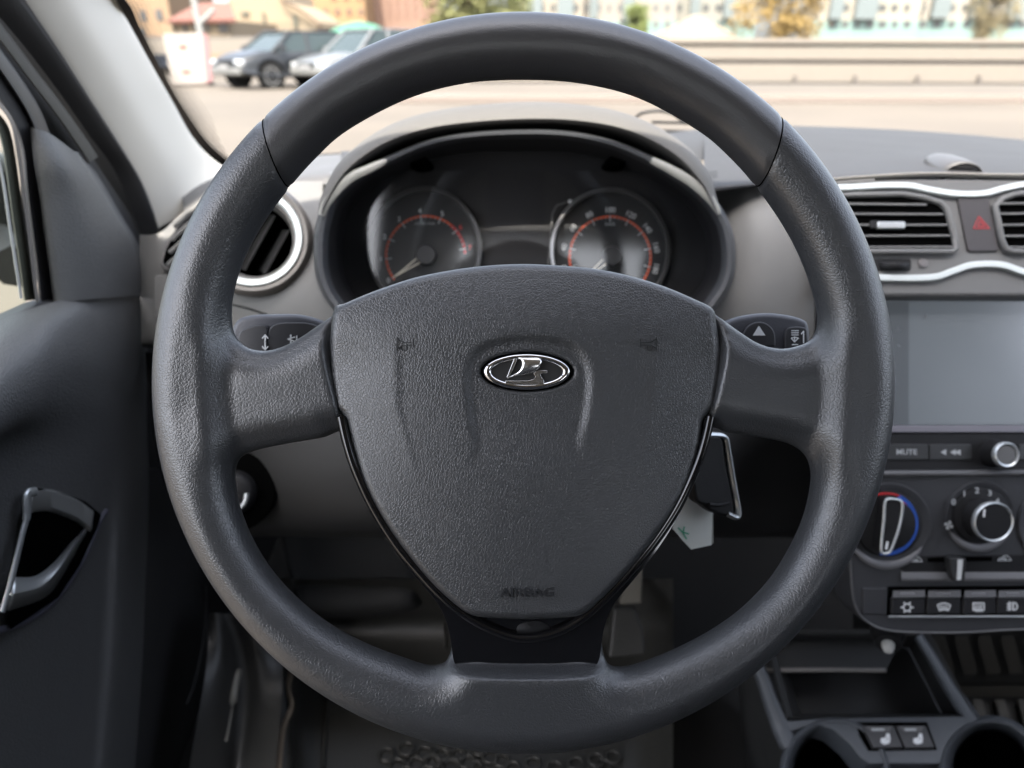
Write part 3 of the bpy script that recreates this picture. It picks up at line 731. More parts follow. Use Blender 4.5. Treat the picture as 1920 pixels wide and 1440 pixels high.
mb = MB().tube([P(a, b, c) for a, b, c in cr([(1500,420,.622),(1519,480,.618),(1529,540,.617),(1531,600,.619),(1527,660,.63)], 6)], .0016, 6)
mk('console_joint', mb, M_black, dash, smooth=True)
# knee panel
M_knee = mat('knee_plastic', (.011, .0112, .0115), .55, bump=('noise', 900, .0002))
mb = L([[(272,660,.72),(330,664,.70),(450,670,.66),(700,690,.64),(980,690,.64),(1300,690,.64),(1480,690,.65),(1640,690,.68)],
        [(280,760,.71),(330,770,.69),(450,790,.655),(700,790,.635),(980,790,.63),(1300,790,.635),(1480,790,.66),(1640,790,.70)],
        [(300,880,.72),(350,900,.70),(480,910,.66),(700,900,.64),(980,900,.635),(1300,900,.64),(1400,900,.70),(1640,900,.74)],
        [(330,960,.74),(380,985,.72),(520,985,.68),(700,985,.66),(980,985,.66),(1260,985,.66),(1380,985,.74),(1640,985,.76)],
        [(335,975,.78),(385,1003,.76),(520,1006,.72),(700,1008,.71),(980,1008,.71),(1260,1008,.71),(1380,1008,.77),(1640,1008,.78)]])
mk('knee_panel', mb, M_knee, dash, smooth=True)
mb = MB().tube([P(a, b, c) for a, b, c in cr([(455,944,.668),(600,950,.666),(700,948,.662)], 5)], .0008, 6)
mk('knee_seam', mb, M_black, dash, smooth=True)
# headlamp knob half hidden by the rim
kn = P(440, 922, .650); na = (NW + XV*.15).normalized()
kb = mk('lamp_knob_recess', MB().lathe(kn, na, [(0,.002),(.034,.002),(.036,0),(.036,-.01)], 32), M_void, dash, smooth=True)
mk('lamp_knob', MB().lathe(kn + na*.002, na, [(.020,0),(.019,.012),(.016,.015),(0,.016)], 32), M_black, kb, smooth=True)
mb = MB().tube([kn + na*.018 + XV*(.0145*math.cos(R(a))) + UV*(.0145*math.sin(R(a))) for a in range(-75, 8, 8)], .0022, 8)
mk('knob_glint_arc', mb, M_satin, kb, smooth=True)  # satin arc modelled in place of the glint on the knob

# round vent on the left
vc = P(475, 447, .628); va = (NW + XV*.16 ).normalized()
rv = mk('round_vent', MB().lathe(vc, va, [(.0505,-.008),(.0505,.004),(.047,.010),(.0435,.0085)], 64, cap=False), mat('vent_ring_plastic', (.17, .155, .14), .5), dash, smooth=True)
mk('silver_ring', MB().lathe(vc, va, [(.0435,.006),(.042,.0105),(.0375,.0095),(.0355,.002)], 64, cap=False), M_silverp, rv, smooth=True)
mk('inner_collar', MB().lathe(vc, va, [(.0362,.004),(.034,.004),(.0315,-.012)], 64, cap=False), mat('collar', (.12, .115, .11), .45), rv, smooth=True)
mk('vent_bore', MB().lathe(vc, va, [(.0325,-.006),(.031,-.045),(0,-.046)], 48, cap=False), M_void, rv, smooth=True)
mb = MB(); rot = va.to_track_quat('Z', 'Y').to_matrix() @ Matrix.Rotation(R(58), 3, 'Z')
for q, ti in ((-.016, .5), (.001, .55), (.017, .6)):
    mb.box(vc - va*.018 + rot @ Vector((0, q, 0)), (.056 if abs(q) < .01 else .044, .002, .022), rot @ Matrix.Rotation(ti, 3, 'X'))
mk('vane', mb, M_knee, rv, bevel=.0006)
# side window demister at the corner
dm = Plane(P(345, 440, .675), (.35, -.9, .35))
o_ = [(302,480),(312,452),(345,412),(385,372),(420,362),(450,420),(380,520),(308,505)]
dv = mk('corner_vent', plate(dm, sm(o_, 4), -.012, .003), mat('vent_frame', (.14, .135, .135), .5), dash, bevel=.002)
mk('vent_dark_plate', plate(dm, sm([(308,478),(320,452),(350,418),(385,386),(440,400),(370,505),(312,498)], 4), .0025, .0034), M_void, dv)  # black plate laid on the vent, painting in its dark inside
mb = MB()
for k in range(4):
    a = (306+k*4, 494-k*24+4); mb.tube([dm.hit(a[0]+8, a[1], .006), dm.hit(a[0]+90, a[1]-74, .006)], .0022, 6)
mk('vent_fin', mb, M_grey, dv, smooth=True)
pl = Plane(P(300, 560, .668), (.25, -.93, .28))
mk('blank_panel', plate(pl, rrect(289, 516, 345, 600, 8), -.001, .0022), M_grey, dash, bevel=.001)

# ------------------------------------------------------------------ instrument hood and cluster
cl_t = thing('instrument_cluster', P(980, 440, .66), 'oval instrument cluster with two round gauges under a pale grey hood', 'instrument cluster')
outer = [(597,400),(603,366),(640,300),(720,240),(820,207),(960,192),(1080,195),(1180,215),(1270,260),(1325,318),(1343,368),(1350,402)]
inner = [(604,400),(614,376),(654,318),(728,268),(822,240),(960,227),(1080,229),(1180,248),(1262,290),(1312,340),(1334,378),(1343,402)]
oc, ic = cr(outer, 6), cr(inner, 6); rows_ = []
for o1, i1 in zip(oc, ic):
    m1 = o1*.35 + i1*.65; m2 = o1*.8 + i1*.2
    kt = float(np.clip((395-i1[1])/100, 0, 1)); cx = np.array([975, 440]); bk = o1 + (cx-o1)*.02
    rows_.append([Vector(q) for q in cr([P(*(i1+(cx-i1)*.11*kt), .70), P(*(i1+(cx-i1)*.03*kt), .612), P(*i1, .594), P(*m1, .594), P(*m2, .604), P(*o1, .63), P(*bk, .72), P(*(bk+(cx-bk)*.03), .80)], 3)])
mk('hood', MB().grid(rows_), M_lgrey, cl_t, smooth=True)
# bezel: full ring
bez = [(588,470),(592,420),(610,372),(650,330),(716,296),(800,262),(880,246),(980,240),(1070,244),(1150,262),(1228,294),(1290,330),(1340,372),(1370,420),(1380,470),(1376,520),(1356,560),(1320,600),(1220,660),(980,690),(760,660),(650,600),(612,565),(592,520)]
bc = cr(bez, 6, True); ctr = np.array([983., 460.]); rows_ = []
for q in bc:
    v_ = q - ctr; ln = np.linalg.norm(v_); u_ = v_/ln
    top = np.clip((330-q[1])/60, 0, 1)          # the top arch is thinner
    wdt = 24*(1-top) + 16*top
    pr = [(0, .70), (0, .622), (-2, .604), (-wdt*.35, .597), (-wdt*.7, .598), (-wdt, .604), (-wdt-4, .62), (-wdt-16, .655), (-wdt-30, .69)]
    rows_.append([P(*(q + u_*a), d) for a, d in pr])
wallr = [r_[6:] for r_ in rows_]; wallr.append(wallr[0]); rows_ = [r_[:7] for r_ in rows_]
rows_.append(rows_[0])
mk('bezel', MB().grid(rows_), mat('bezel_plastic', (.050, .053, .058), .38, bump=('noise', 900, .00015)), cl_t, smooth=True)
mk('bucket_wall', MB().grid(wallr), mat('bucket_black', (.014, .014, .016), .5), cl_t, smooth=True)
for pa in ([(600,400),(612,372),(650,332),(690,312),(722,297)], [(1224,296),(1262,315),(1300,338),(1335,370),(1352,398)]):
    c_ = cr(pa, 6); rr_ = [.0012 + .0030*math.sin(math.pi*min(1, (k+2)/(len(c_)+1)))**.5 for k in range(len(c_))]
    mk('bezel_cap', MB().tube([P(a+ (3 if a < 980 else -3), b+4, .5965) for a, b in c_], rr_, 10, up=NW, flat=.5), mat('cap_grey', (.22, .22, .20), .35), cl_t, smooth=True)
# bucket back panel
GP = Plane(P(980, 460, .690), (NW + UV*-.06))
mk('cluster_back', plate(GP, sm([(600,470),(640,350),(740,290),(880,262),(1080,262),(1230,290),(1330,350),(1360,470),(1330,600),(980,700),(640,600)], 4), -.01, 0), mat('cluster_black', (.010, .010, .012), .5), cl_t)
for cx in (785, 1157):
    mk('screw_recess', MB().lathe(GP.hit(cx, 300, .028), GP.n, [(0, 0), (.009, 0), (.011, -.03)], 20, sy=.45, xdir=XV), M_void, cl_t, smooth=True)
def num_text(s, px, py, pxs, m, par, pl, rot=0, off=.0035):
    o = pl.hit(px, py, off); s_ = pxs/F*(o-C).length
    ay0 = (UV - pl.n*UV.dot(pl.n)).normalized(); ax0 = ay0.cross(pl.n)
    ax = ax0*math.cos(rot) + ay0*math.sin(rot); ay = ay0*math.cos(rot) - ax0*math.sin(rot)
    return mk(par[1], text_mb(s, s_, o, ax, ay, pl.n, h=.0003, bold=.01), m, par[0])
def gauge(cx, cy_, rx, ry, Rr, angs, labels, numR, name, redfrom, needle_ang, fs):
    gp = Plane(GP.hit(cx, cy_, 0), GP.n)
    dial = mk(name, plate(gp, [(cx+rx*math.cos(t), cy_+ry*math.sin(t)) for t in np.linspace(0, 2*math.pi, 64, endpoint=False)], 0, .002), mat('dial_face', (.022, .024, .026), .45), cl_t)
    rows_ = []
    for t in np.linspace(0, 2*math.pi, 72, endpoint=False):
        c_, s_ = math.cos(t), math.sin(t)
        rows_.append([gp.hit(cx+(rx+4)*c_, cy_+(ry+4)*s_, 0), gp.hit(cx+(rx+2)*c_, cy_+(ry+2)*s_, .012), gp.hit(cx+(rx-3)*c_, cy_+(ry-3)*s_, .013), gp.hit(cx+(rx-6)*c_, cy_+(ry-6)*s_, .003)])
    rows_.append(rows_[0]); mk('dial_rim', MB().grid(rows_), mat('dial_rim_metal', (.28, .28, .28), .3, metal=.7), dial, smooth=True)
    ox, oy = cx + (2 if name == 'rev_counter' else 0), cy_ + 12
    a0, a1 = angs
    def pt(a, r_): return (ox + r_*math.cos(R(a)), oy - r_*math.sin(R(a)))
    segs = [[pt(a0+(a1-a0)*k/60, Rr) for k in range(0, 61)]]
    if redfrom:
        kk = int(60*(redfrom-a0)/(a1-8-a0)); segs = [segs[0][:kk+1], segs[0][kk:]]
    mk('scale_arc', strokes(gp, [segs[0]], 3.6, .0030), M_orange, dial)
    if redfrom: mk('red_zone_arc', strokes(gp, [segs[1]], 4.6, .0030), M_red, dial)
    tick = MB(); nl = len(labels)
    for k in range(nl):
        a = labels[k][1]; strokes(gp, [[pt(a, Rr-9), pt(a, Rr+1)]], 2.6, .0032, mb=tick)
        if k < nl-1:
            b = labels[k+1][1]
            for q in (1, 2, 3): strokes(gp, [[pt(a+(b-a)*q/4, Rr-4), pt(a+(b-a)*q/4, Rr)]], 1.0, .0032, mb=tick)
    mk('tick', tick, M_grprint, dial)
    for s, a in labels:
        x, y = pt(a, numR); red = redfrom and a < redfrom+3
        num_text(s, x, y, fs, M_red if red else M_white, (dial, 'numeral'), gp, rot=R(a-90)*(.0 if name == 'rev_counter' else 1.0))
    nd = mk('needle_hub', MB().lathe(gp.hit(ox+2, oy, .004), gp.n, [(0, .010), (.0085, .010), (.010, .007), (.010, 0)], 32), mat('hub_dark', (.03, .032, .036), .4), dial, smooth=True)
    tipx, tipy = pt(needle_ang, Rr-2); dx, dy = pt(needle_ang, 14); n2 = (math.sin(R(needle_ang))*5, math.cos(R(needle_ang))*5)
    mid = pt(needle_ang, Rr*.62)
    mb = strokes(gp, [[(dx+n2[0], dy+n2[1]), (mid[0]+n2[0]*.4, mid[1]+n2[1]*.4), (tipx, tipy)], [(dx-n2[0], dy-n2[1]), (mid[0]-n2[0]*.4, mid[1]-n2[1]*.4), (tipx, tipy)]], 2.0, .0115, .001)
    mk('needle', mb, mat('needle', (.65, .62, .52), .3), dial)
    return gp, dial, (ox, oy)
gp, d1, o1 = gauge(796, 467, 104, 114, 74, (216, 4), [(str(k), 214-29.2*k) for k in range(8)], 84, 'rev_counter', 42, 214, 13)
num_text('x1000 r/min', 797, 419, 7.5, M_grprint, (d1, 'unit_lettering'), gp)
gp, d2, o2 = gauge(1144, 470, 110, 115, 76, (222, -42), [(str(20*k), 220-26*k) for k in range(11)], 88, 'speedometer', None, 220, 13.5)
num_text('km/h', 1144, 420, 9, M_grprint, (d2, 'unit_lettering'), gp)
mk('display_frame', strokes(GP, [[(1022,560),(1030,470),(1036,400),(1044,385),(1062,379)]], 3.0, .004), mat('frame_line', (.16, .16, .16), .35), cl_t)
mk('sensor_dot', MB().lathe(GP.hit(1069, 378, .006), GP.n, [(.0022, 0), (.0018, .002), (0, .0024)], 12), M_white, cl_t, smooth=True)
mk('side_mark', strokes(GP, [[(899,442),(902,455),(902,468)]], 5, .006), mat('cap_grey', (.22, .22, .20), .35), cl_t)
# curved clear lens
rows_ = []
for v_ in np.linspace(0, 1, 9):
    y = 320 + v_*300; rows_.append([P(x, y, .638 + .012*((x-980)/380)**2 + v_*.030) for x in np.linspace(620, 1345, 17)])
mk('lens', MB().grid(rows_), glass_mat('lens_clear', (.85, .85, .85), .065, .08, False), cl_t, smooth=True)

# front seats (unseen behind the camera; added to block rear light and darken trim reflections)
def seat(x, label):
    t = thing('unseen_front_seat', (x, -.55, .25), label, 'seat', 'front seats')
    M_seat = mat('seat_cloth', (.025, .025, .027), .85, bump=('noise', 300, .0006))
    rows = [[(x-.25, -.42, z0), (x-.22, -.50, z0), (x, -.46, z0), (x+.22, -.50, z0), (x+.25, -.42, z0), (x+.22, -.58, z0), (x, -.60, z0), (x-.22, -.58, z0)] for z0 in (.45,)]
    prof = [(.50, .0, 1.0), (.75, -.04, 1.02), (1.0, -.11, .95), (1.14, -.16, .75)]
    rows = [[Vector((x + k*.25*sc2, -.50 + dy + off, z0)) for k, off in ((-1, .07), (-.75, .06), (0, 0), (.75, .06), (1, .07), (1, -.06), (.6, -.10), (0, -.10), (-.6, -.10), (-1, -.06))] for z0, dy, sc2 in prof]
    mb = MB().loft(rows, 3, 4, closed=True); n = 30; mb.f.append([len(mb.v)-n+k for k in range(n)])
    mk('backrest', mb, M_seat, t, smooth=True)
    mk('headrest', MB().box((x, -.70, 1.27), (.27, .10, .18)), M_seat, t, bevel=.03, seg=3)
    mk('cushion', MB().box((x, -.28, .50), (.50, .46, .14)), M_seat, t, bevel=.04, seg=3)
seat(0.0, 'unseen dark cloth driver seat added to shade the cabin'); seat(.78, 'unseen dark cloth passenger seat added to shade the cabin')

# outside mirror beyond the door glass
mir = thing('outside_mirror', pxl(-40, 480, -.60), 'dark outside mirror housing beyond the driver window at the left edge', 'mirror')
mc = pxl(-62, 392, -.60)
mk('mirror_housing', MB().box(mc, (.10, .09, .13)), mat('mirror_paint', (.05, .05, .05), .35), mir, bevel=.03, seg=4)
mk('mirror_foot', MB().tube([pxl(-10, 450, -.56), pxl(30, 500, -.47)], .02, 8), M_black, mir, smooth=True)

# ------------------------------------------------------------------ centre stack
stack = thing('centre_stack', P(1800, 760, .64), 'grey centre stack with air vents, silver trim lines and red triangle button', 'centre stack')
SP = Plane(P(1800, 460, .610), NW + UV*.10)
body = [(1545,352),(1575,340),(1660,334),(1800,334),(1960,336),(2160,340),(2160,556),(1560,556),(1548,460)]
# fascia built around the openings: body plate set back, frame pieces in front
mk('fascia', plate(SP, body, -.030, 0), M_grey, stack, bevel=.004, seg=3)
def cline(pts, n=5): return [tuple(q) for q in cr(pts, n)]
def band(pts, wpx, off0, off1, name, m, par, bev=.0008, n=5, taper=None):
    c_ = np.array(cline(pts, n)); up = []; dn = []
    for i, q in enumerate(c_):
        a = c_[max(i-1, 0)]; b = c_[min(i+1, len(c_)-1)]; t = (b-a)/np.linalg.norm(b-a); n2 = np.array([t[1], -t[0]])
        w_ = wpx/2
        up.append(tuple(q+n2*w_)); dn.append(tuple(q-n2*w_))
    return mk(name, plate(SP, up + dn[::-1], off0, off1), m, par, bevel=bev)
band([(1540,352),(1600,350),(1650,347),(1705,347),(1740,354),(1790,362),(1845,362),(1885,352),(1930,344),(2000,342),(2150,344)], 11, -.002, .0045, 'upper_silver_line', M_silverp, stack)
band([(1600,520),(1640,520),(1745,520),(1790,507),(1826,496),(1880,496),(1925,510),(1990,520),(2150,520)], 12, -.002, .0045, 'lower_silver_line', M_silverp, stack)
band([(1548,336),(1620,330),(1740,324),(1850,326),(1960,327),(2150,330)], 3, -.004, .003, 'pad_edge', mat('pad_edge_p', (.35, .32, .28), .5), stack, bev=.0004)
def vent(ol, sl, mirror=False):
    fr_ = mk('air_vent', plate(SP, [tuple(q) for q in ol], -.002, .0016), M_grey, stack, bevel=.001)
    ctr_ = np.mean(np.array(ol), 0)
    inn_ = [tuple(ctr_ + (np.array(q)-ctr_)*np.array([.955, .93])) for q in ol]
    mk('vent_dark_plate', plate(SP, inn_, .0015, .0022), M_void, fr_)  # flat black plate paints in the dark of the opening; nothing is cut
    # raised surround
    pts = [SP.hit(a, b, .003) for a, b in ol]
    mk('vent_surround', MB().tube(pts, .0026, 8, closed=True, up=SP.n), M_grey, fr_, smooth=True)
    for (x0, y0, x1, y1) in sl:
        mk('slat', MB().prism([SP.hit(x0, y0-1.6, .0050), SP.hit(x1, y1-1.6, .0050), SP.hit(x1, y1+2.2, .0050), SP.hit(x0, y0+2.2, .0050)], -SP.n*.0026), M_grey, fr_, bevel=.0004)
    return fr_
ol = [(1540,368),(1600,366),(1690,364),(1730,370),(1762,380),(1774,392),(1788,440),(1792,466),(1784,472),(1640,472),(1540,472)]
fv = vent(ol, [(1545,381,1738,383),(1545,400,1770,401),(1545,421,1777,421),(1545,442,1782,441),(1545,463,1787,462)])
mk('vent_tab', plate(SP, rrect(1646, 415, 1698, 428, 3), .004, .0085), M_satin, fv, bevel=.0008)
mk('tab_mount', plate(SP, rrect(1632, 413, 1652, 428, 3), .004, .0068), M_black, fv, bevel=.0006)
ol2 = [(2060,368),(1950,360),(1905,364),(1880,372),(1866,386),(1870,410),(1878,450),(1886,468),(1898,472),(2060,472)]
vent(ol2, [(1874,381,2050,379),(1874,400,2050,399),(1878,421,2050,420),(1882,442,2050,441),(1888,463,2050,462)])
hz = mk('hazard_button', plate(SP, [(1796,372),(1800,368),(1850,368),(1855,371),(1874,466),(1870,471),(1820,472),(1815,468)], -.001, .0022), mat('button_plastic', (.050, .045, .047), .5), stack, bevel=.0012)
mk('red_triangle', strokes(SP, [[(1836,406),(1855,428),(1826,428),(1836,406)],[(1838,414),(1846,424),(1834,424),(1838,414)]], 2.6, .0023), M_dred, hz)
mk('thumbwheel_slot', plate(SP, rrect(1630, 485, 1709, 508, 6), -.001, .0006), M_black, stack, bevel=.0005)
mb = MB().lathe(SP.hit(1672, 503, -.004), (SP.n*.25 + UV).normalized(), [(0, 0), (.0125, 0), (.0132, .001), (.0132, .0042), (.0125, .0052), (0, .0052)], 36)
mk('thumbwheel', mb, M_black, stack, smooth=True)
mk('round_sensor', MB().lathe(SP.hit(1731, 494, .0006), SP.n, [(.0042, 0), (.0034, .0014), (0, .0018)], 20), mat('sensor_grey', (.16, .15, .15), .4), stack, smooth=True)
# small sun sensor pod on top of the dash
pod = thing('sun_sensor_pod', P(1780, 318, .66), 'pale grey teardrop sensor pod sitting on the dash edge above the vents', 'sensor')
pa_, pb_ = P(1748, 298, .72), P(1806, 328, .652)
axd = (pb_-pa_); Lh = axd.length; axd.normalize()
prof = [(0, 0), (.006, .002), (.0115, .012), (.0150, .030), (.0165, .050), (.0165, .064), (.0155, .072)]
sc_ = Lh/.072
mb = MB().lathe(pa_, axd, [(r_*1.05, h*sc_) for r_, h in prof], 36, sy=.66, xdir=XV, cap=False)
mk('pod_shell', mb, mat('pod_plastic', (.06, .058, .058), .45), pod, smooth=True, solid=.001)
mk('pod_window', MB().lathe(pa_ + axd*Lh*.97, axd, [(0, .0015), (.0145, .0005), (.0158, -.002)], 36, sy=.62, xdir=XV), M_gloss, pod, smooth=True)

# ------------------------------------------------------------------ radio with screen
rad = thing('car_radio', P(1800, 700, .63), 'touchscreen radio with MUTE button row and silver-ringed round knob', 'radio')
RP = Plane(P(1800, 700, .622), NW + UV*.02)
mk('housing', plate(RP, [(1560,551),(2160,551),(2160,889),(1560,889)], -.03, 0), M_black, rad, bevel=.002)
mk('screen_glass', plate(RP, rrect(1600, 564, 2140, 797, 5), -.001, .0012), mat('screen', (.08, .088, .096), .2, spec=1.0, emit=((.75, .87, 1), .014)), rad, bevel=.0006)
mk('lower_bezel', plate(RP, [(1600,798),(2140,798),(2140,811),(1600,811)], -.001, .003), mat('bezel_lilac', (.17, .165, .19), .45), rad, bevel=.0008)
mk('screen_side_strip', plate(RP, [(1662,566),(1704,566),(1704,796),(1662,796)], .0011, .0013), mat('screen_dim', (.06, .066, .073), .2, spec=1.0, emit=((.75, .87, 1), .008)), rad)
mb = strokes(RP, [[(1684,614),(1684,622)],[(1680,619),(1688,619)],[(1683,646),(1688,650)],[(1733,590),(1736,598)],[(1733,598),(1738,590)]], 1.5, .0014, .0001)
mk('screen_icon', mb, mat('screen_icon_grey', (.11, .12, .13), .3), rad)
mk('button_panel', plate(RP, [(1600,812),(2140,812),(2140,888),(1600,888)], -.001, .0015), M_black, rad, bevel=.001)
M_btn = mat('radio_button', (.026, .027, .028), .42)
for x0, x1, s in ((1640, 1741, 'MUTE'), (1743, 1822, None), (1911, 2000, None)):
    b_ = mk('button', plate(RP, rrect(x0, 833, x1, 862, 3), .001, .0030), M_btn, rad, bevel=.0006)
    if s:
        o = RP.hit(1700, 848, .0031); mk('mute_lettering', text_mb(s, 14.5/F*.62, o, XV, UV, RP.n, h=.0002, bold=.008, xs=1.05), M_grprint, b_)
    elif x0 < 1800:
        mb = MB()
        for a in (1764, 1782, 1791): plate(RP, [(a, 848), (a+10, 842.5), (a+10, 853.5)], .0030, .0032, mb)
        mk('track_arrow', mb, M_grprint, b_)
kc = RP.hit(1862, 850, .001); ka = (RP.n).normalized()
kk = mk('volume_knob', MB().lathe(kc, ka, [(.0125, 0), (.0115, .002), (.0105, .016), (0, .016)], 40), M_black, rad, smooth=True)
mk('knob_ring', MB().lathe(kc + ka*.014, ka, [(.0107, 0), (.0108, .003), (.0096, .0042), (.0084, .0034), (.0082, .001)], 40, cap=False), M_satin, kk, smooth=True)
mk('knob_face', MB().lathe(kc + ka*.015, ka, [(.0085, .0005), (.0078, .0018), (0, .002)], 36), mat('knob_face_grey', (.11, .11, .11), .5), kk, smooth=True)

# ------------------------------------------------------------------ heater panel
clim = thing('heater_panel', P(1790, 1040, .63), 'black heater panel with temperature dial, fan dial and row of symbol buttons', 'control panel')
HP = Plane(P(1790, 1030, .618), NW - UV*.06)
M_clim = mat('heater_plastic', (.032, .033, .037), .5, bump=('noise', 900, .0002))
ol = cline([(1560,884),(1700,883),(1900,882),(2160,882)], 2) + [(2160,1176)] + cline([(1920,1181),(1800,1188),(1700,1187),(1648,1180),(1615,1160),(1600,1130),(1594,1080),(1590,1000),(1590,900)], 4)
mk('panel', plate(HP, ol, -.04, 0), M_clim, clim, bevel=.005, seg=4)
band_ = MB().tube([HP.hit(a, b, .0006) for a, b in [(1590,889),(1700,888),(1900,887),(2150,887)]], .0028, 8)
mk('top_lip', band_, mat('lip_grey', (.085, .085, .088), .45), clim, smooth=True)
mb = MB().tube([HP.hit(a, b, .0004) for a, b in cline([(2150,1176),(1920,1180),(1800,1186),(1700,1185),(1650,1178),(1617,1158),(1602,1128),(1596,1080),(1592,1000)], 5)], .0011, 6)
mk('outer_lip', mb, mat('lip_grey', (.085, .085, .088), .45), clim, smooth=True)
def dish(cx, cy_, r, name):
    rr_ = r/F*.618
    o = mk(name, MB().lathe(HP.hit(cx, cy_, 0), HP.n, [(rr_*1.06, .0002), (rr_*1.03, .0022), (rr_*.97, .0022), (rr_*.86, .0006), (0, .0006)], 56), M_clim, clim, smooth=True)
    a = [(cx + r*1.0*math.cos(R(t)), cy_ + r*1.0*math.sin(R(t))) for t in range(20, 161, 7)]
    rw = [.0006 + .0032*math.sin(math.pi*k/(len(a)-1)) for k in range(len(a))]
    mk('dish_lip', MB().tube([HP.hit(x, y, .0014) for x, y in a], rw, 8, up=HP.n, flat=.6), mat('dish_lip_grey', (.16, .16, .17), .4), o, smooth=True)
    return o
t1 = dish(1664, 984, 76, 'temperature_dial'); 
mk('dial_disc', MB().lathe(HP.hit(1664, 982, .001), HP.n, [(.0288, 0), (.0275, .0035), (.012, .006), (0, .006)], 48), M_black, t1, smooth=True)
def tarc(cx, cy_, r, a0, a1, n, w_, m, nm, par, off=.0052):
    mb = MB(); step = (a1-a0)/n
    for k in range(n):
        strokes(HP, [[(cx + r*math.cos(R(a)), cy_ - r*math.sin(R(a))) for a in np.linspace(a0+step*k+1.6, a0+step*(k+1)-1.6, 6)]], w_, off, .0002, mb=mb)
    return mk(nm, mb, m, par)
tarc(1662, 982, 57, 150, 64, 3, 3.2, M_red, 'red_scale', t1); tarc(1662, 982, 51, 62, 30, 1, 2.5, M_red, 'red_scale', t1)
tarc(1662, 982, 56, 62, -98, 5, 7, M_blue, 'blue_scale', t1)
kb_ = mk('pointer_knob', plate(HP, sm([(1662,940),(1676,936),(1690,944),(1690,965),(1682,1000),(1668,1036),(1654,1036),(1650,1020),(1656,980)], 4), .004, .018), M_black, t1, bevel=.0012)
mk('pointer_outline', MB().tube([HP.hit(a, b, .018) for a, b in cr([(1660,940),(1675,936),(1690,941),(1691,962),(1684,995),(1671,1030),(1664,1037),(1653,1036),(1653,1015),(1657,975)], 4, True)], .0012, 8, closed=True), M_satin, kb_, smooth=True)
mk('pointer_mark', strokes(HP, [[(1664,1017),(1662,1029)]], 4.5, .0185, .0003), M_white, kb_)
t2 = dish(1836, 966, 62, 'fan_dial')
mk('dial_disc', MB().lathe(HP.hit(1838, 966, .001), HP.n, [(.0245, 0), (.0235, .0025), (.014, .0045), (0, .0045)], 48), M_black, t2, smooth=True)
kc = HP.hit(1840, 970, .004)
kf = mk('fan_knob', MB().lathe(kc, HP.n, [(.0175, 0), (.0165, .003), (.0162, .014), (.015, .0155), (0, .0155)], 48), M_black, t2, smooth=True)
mk('fan_knob_ring', MB().lathe(kc + HP.n*.0125, HP.n, [(.0166, 0), (.0168, .003), (.0158, .0042), (.0148, .0032), (.0146, .001)], 48, cap=False), M_satin, kf, smooth=True)
mk('fan_mark', strokes(HP, [[(1846,956),(1845,968)]], 4, .020, .0003), M_white, kf)
def htext(s, x, y, px_, m, par, nm, off=.005, rot=0):
    o = HP.hit(x, y, off); ay = UV*math.cos(rot) - XV*math.sin(rot); ax = XV*math.cos(rot) + UV*math.sin(rot)
    return mk(nm, text_mb(s, px_/F*.612, o, ax, ay, HP.n, h=.0002, bold=.012, xs=1.15), m, par)
for s, x, y in (('0', 1788, 942), ('1', 1808, 926), ('2', 1832, 920), ('3', 1856, 925), ('4', 1870, 940)): htext(s, x, y, 15, M_grprint, t2, 'fan_numeral')
mb = MB()
for k in range(4):
    a = R(90*k+25); c_ = (1779, 985)
    plate(HP, [(c_[0], c_[1]), (c_[0]+8*math.cos(a-.5), c_[1]+8*math.sin(a-.5)), (c_[0]+9*math.cos(a), c_[1]+9*math.sin(a)), (c_[0]+7*math.cos(a+.5), c_[1]+7*math.sin(a+.5))], .0040, .0042, mb)
mk('fan_symbol', mb, M_grprint, t2)
t3 = dish(1984, 980, 74, 'air_flow_dial')
# recirculation slider
s_ = mk('slider_recess', plate(HP, [(1683,1058),(1700,1042),(1930,1040),(2010,1042),(2010,1084),(1700,1084)], -.001, .0006), M_black, clim, bevel=.0005)
rows_ = [[HP.hit(x, y, z_) for x in (1690, 1720, 1760, 1800, 1880, 1960, 2010)] for y, z_ in ((1070, .0002), (1076, .0012), (1082, .0028), (1087, .0034), (1090, .0022))]
mk('slider_ledge', MB().grid(rows_), mat('ledge_grey', (.12, .12, .125), .4), s_, smooth=True)
mk('slider_slot', plate(HP, [(1740,1046),(1860,1044),(1860,1052),(1740,1054)], .0005, .0011), M_void, s_)
mk('slider_handle', plate(HP, [(1782,1048),(1812,1047),(1810,1090),(1790,1091),(1783,1070)], .001, .010), M_btn, s_, bevel=.001)
mk('handle_stripe', plate(HP, [(1796,1049),(1806,1049),(1802,1087),(1794,1088)], .0099, .0103), mat('stripe_silver', (.6, .62, .62), .4), s_)
def car_icon(x, y, arrow):
    l_ = [[(x-12,y+3),(x-9,y-1),(x-4,y-2),(x,y-6),(x+6,y-6),(x+11,y-1),(x+13,y+3)],[(x-12,y+3),(x+13,y+3)]]
    if arrow: l_ += [[(x-6,y),(x+4,y)],[(x,y-3),(x+4,y),(x,y+3)]]
    else: l_ += [[(x-4,y+1),(x+3,y-2),(x+5,y+1),(x-1,y+2)]]
    return strokes(HP, l_, 1.8, .0014, .0002)
mk('fresh_air_symbol', car_icon(1716, 1050, False), M_grprint, clim); mk('recirculation_symbol', car_icon(1883, 1048, True), M_grprint, clim)
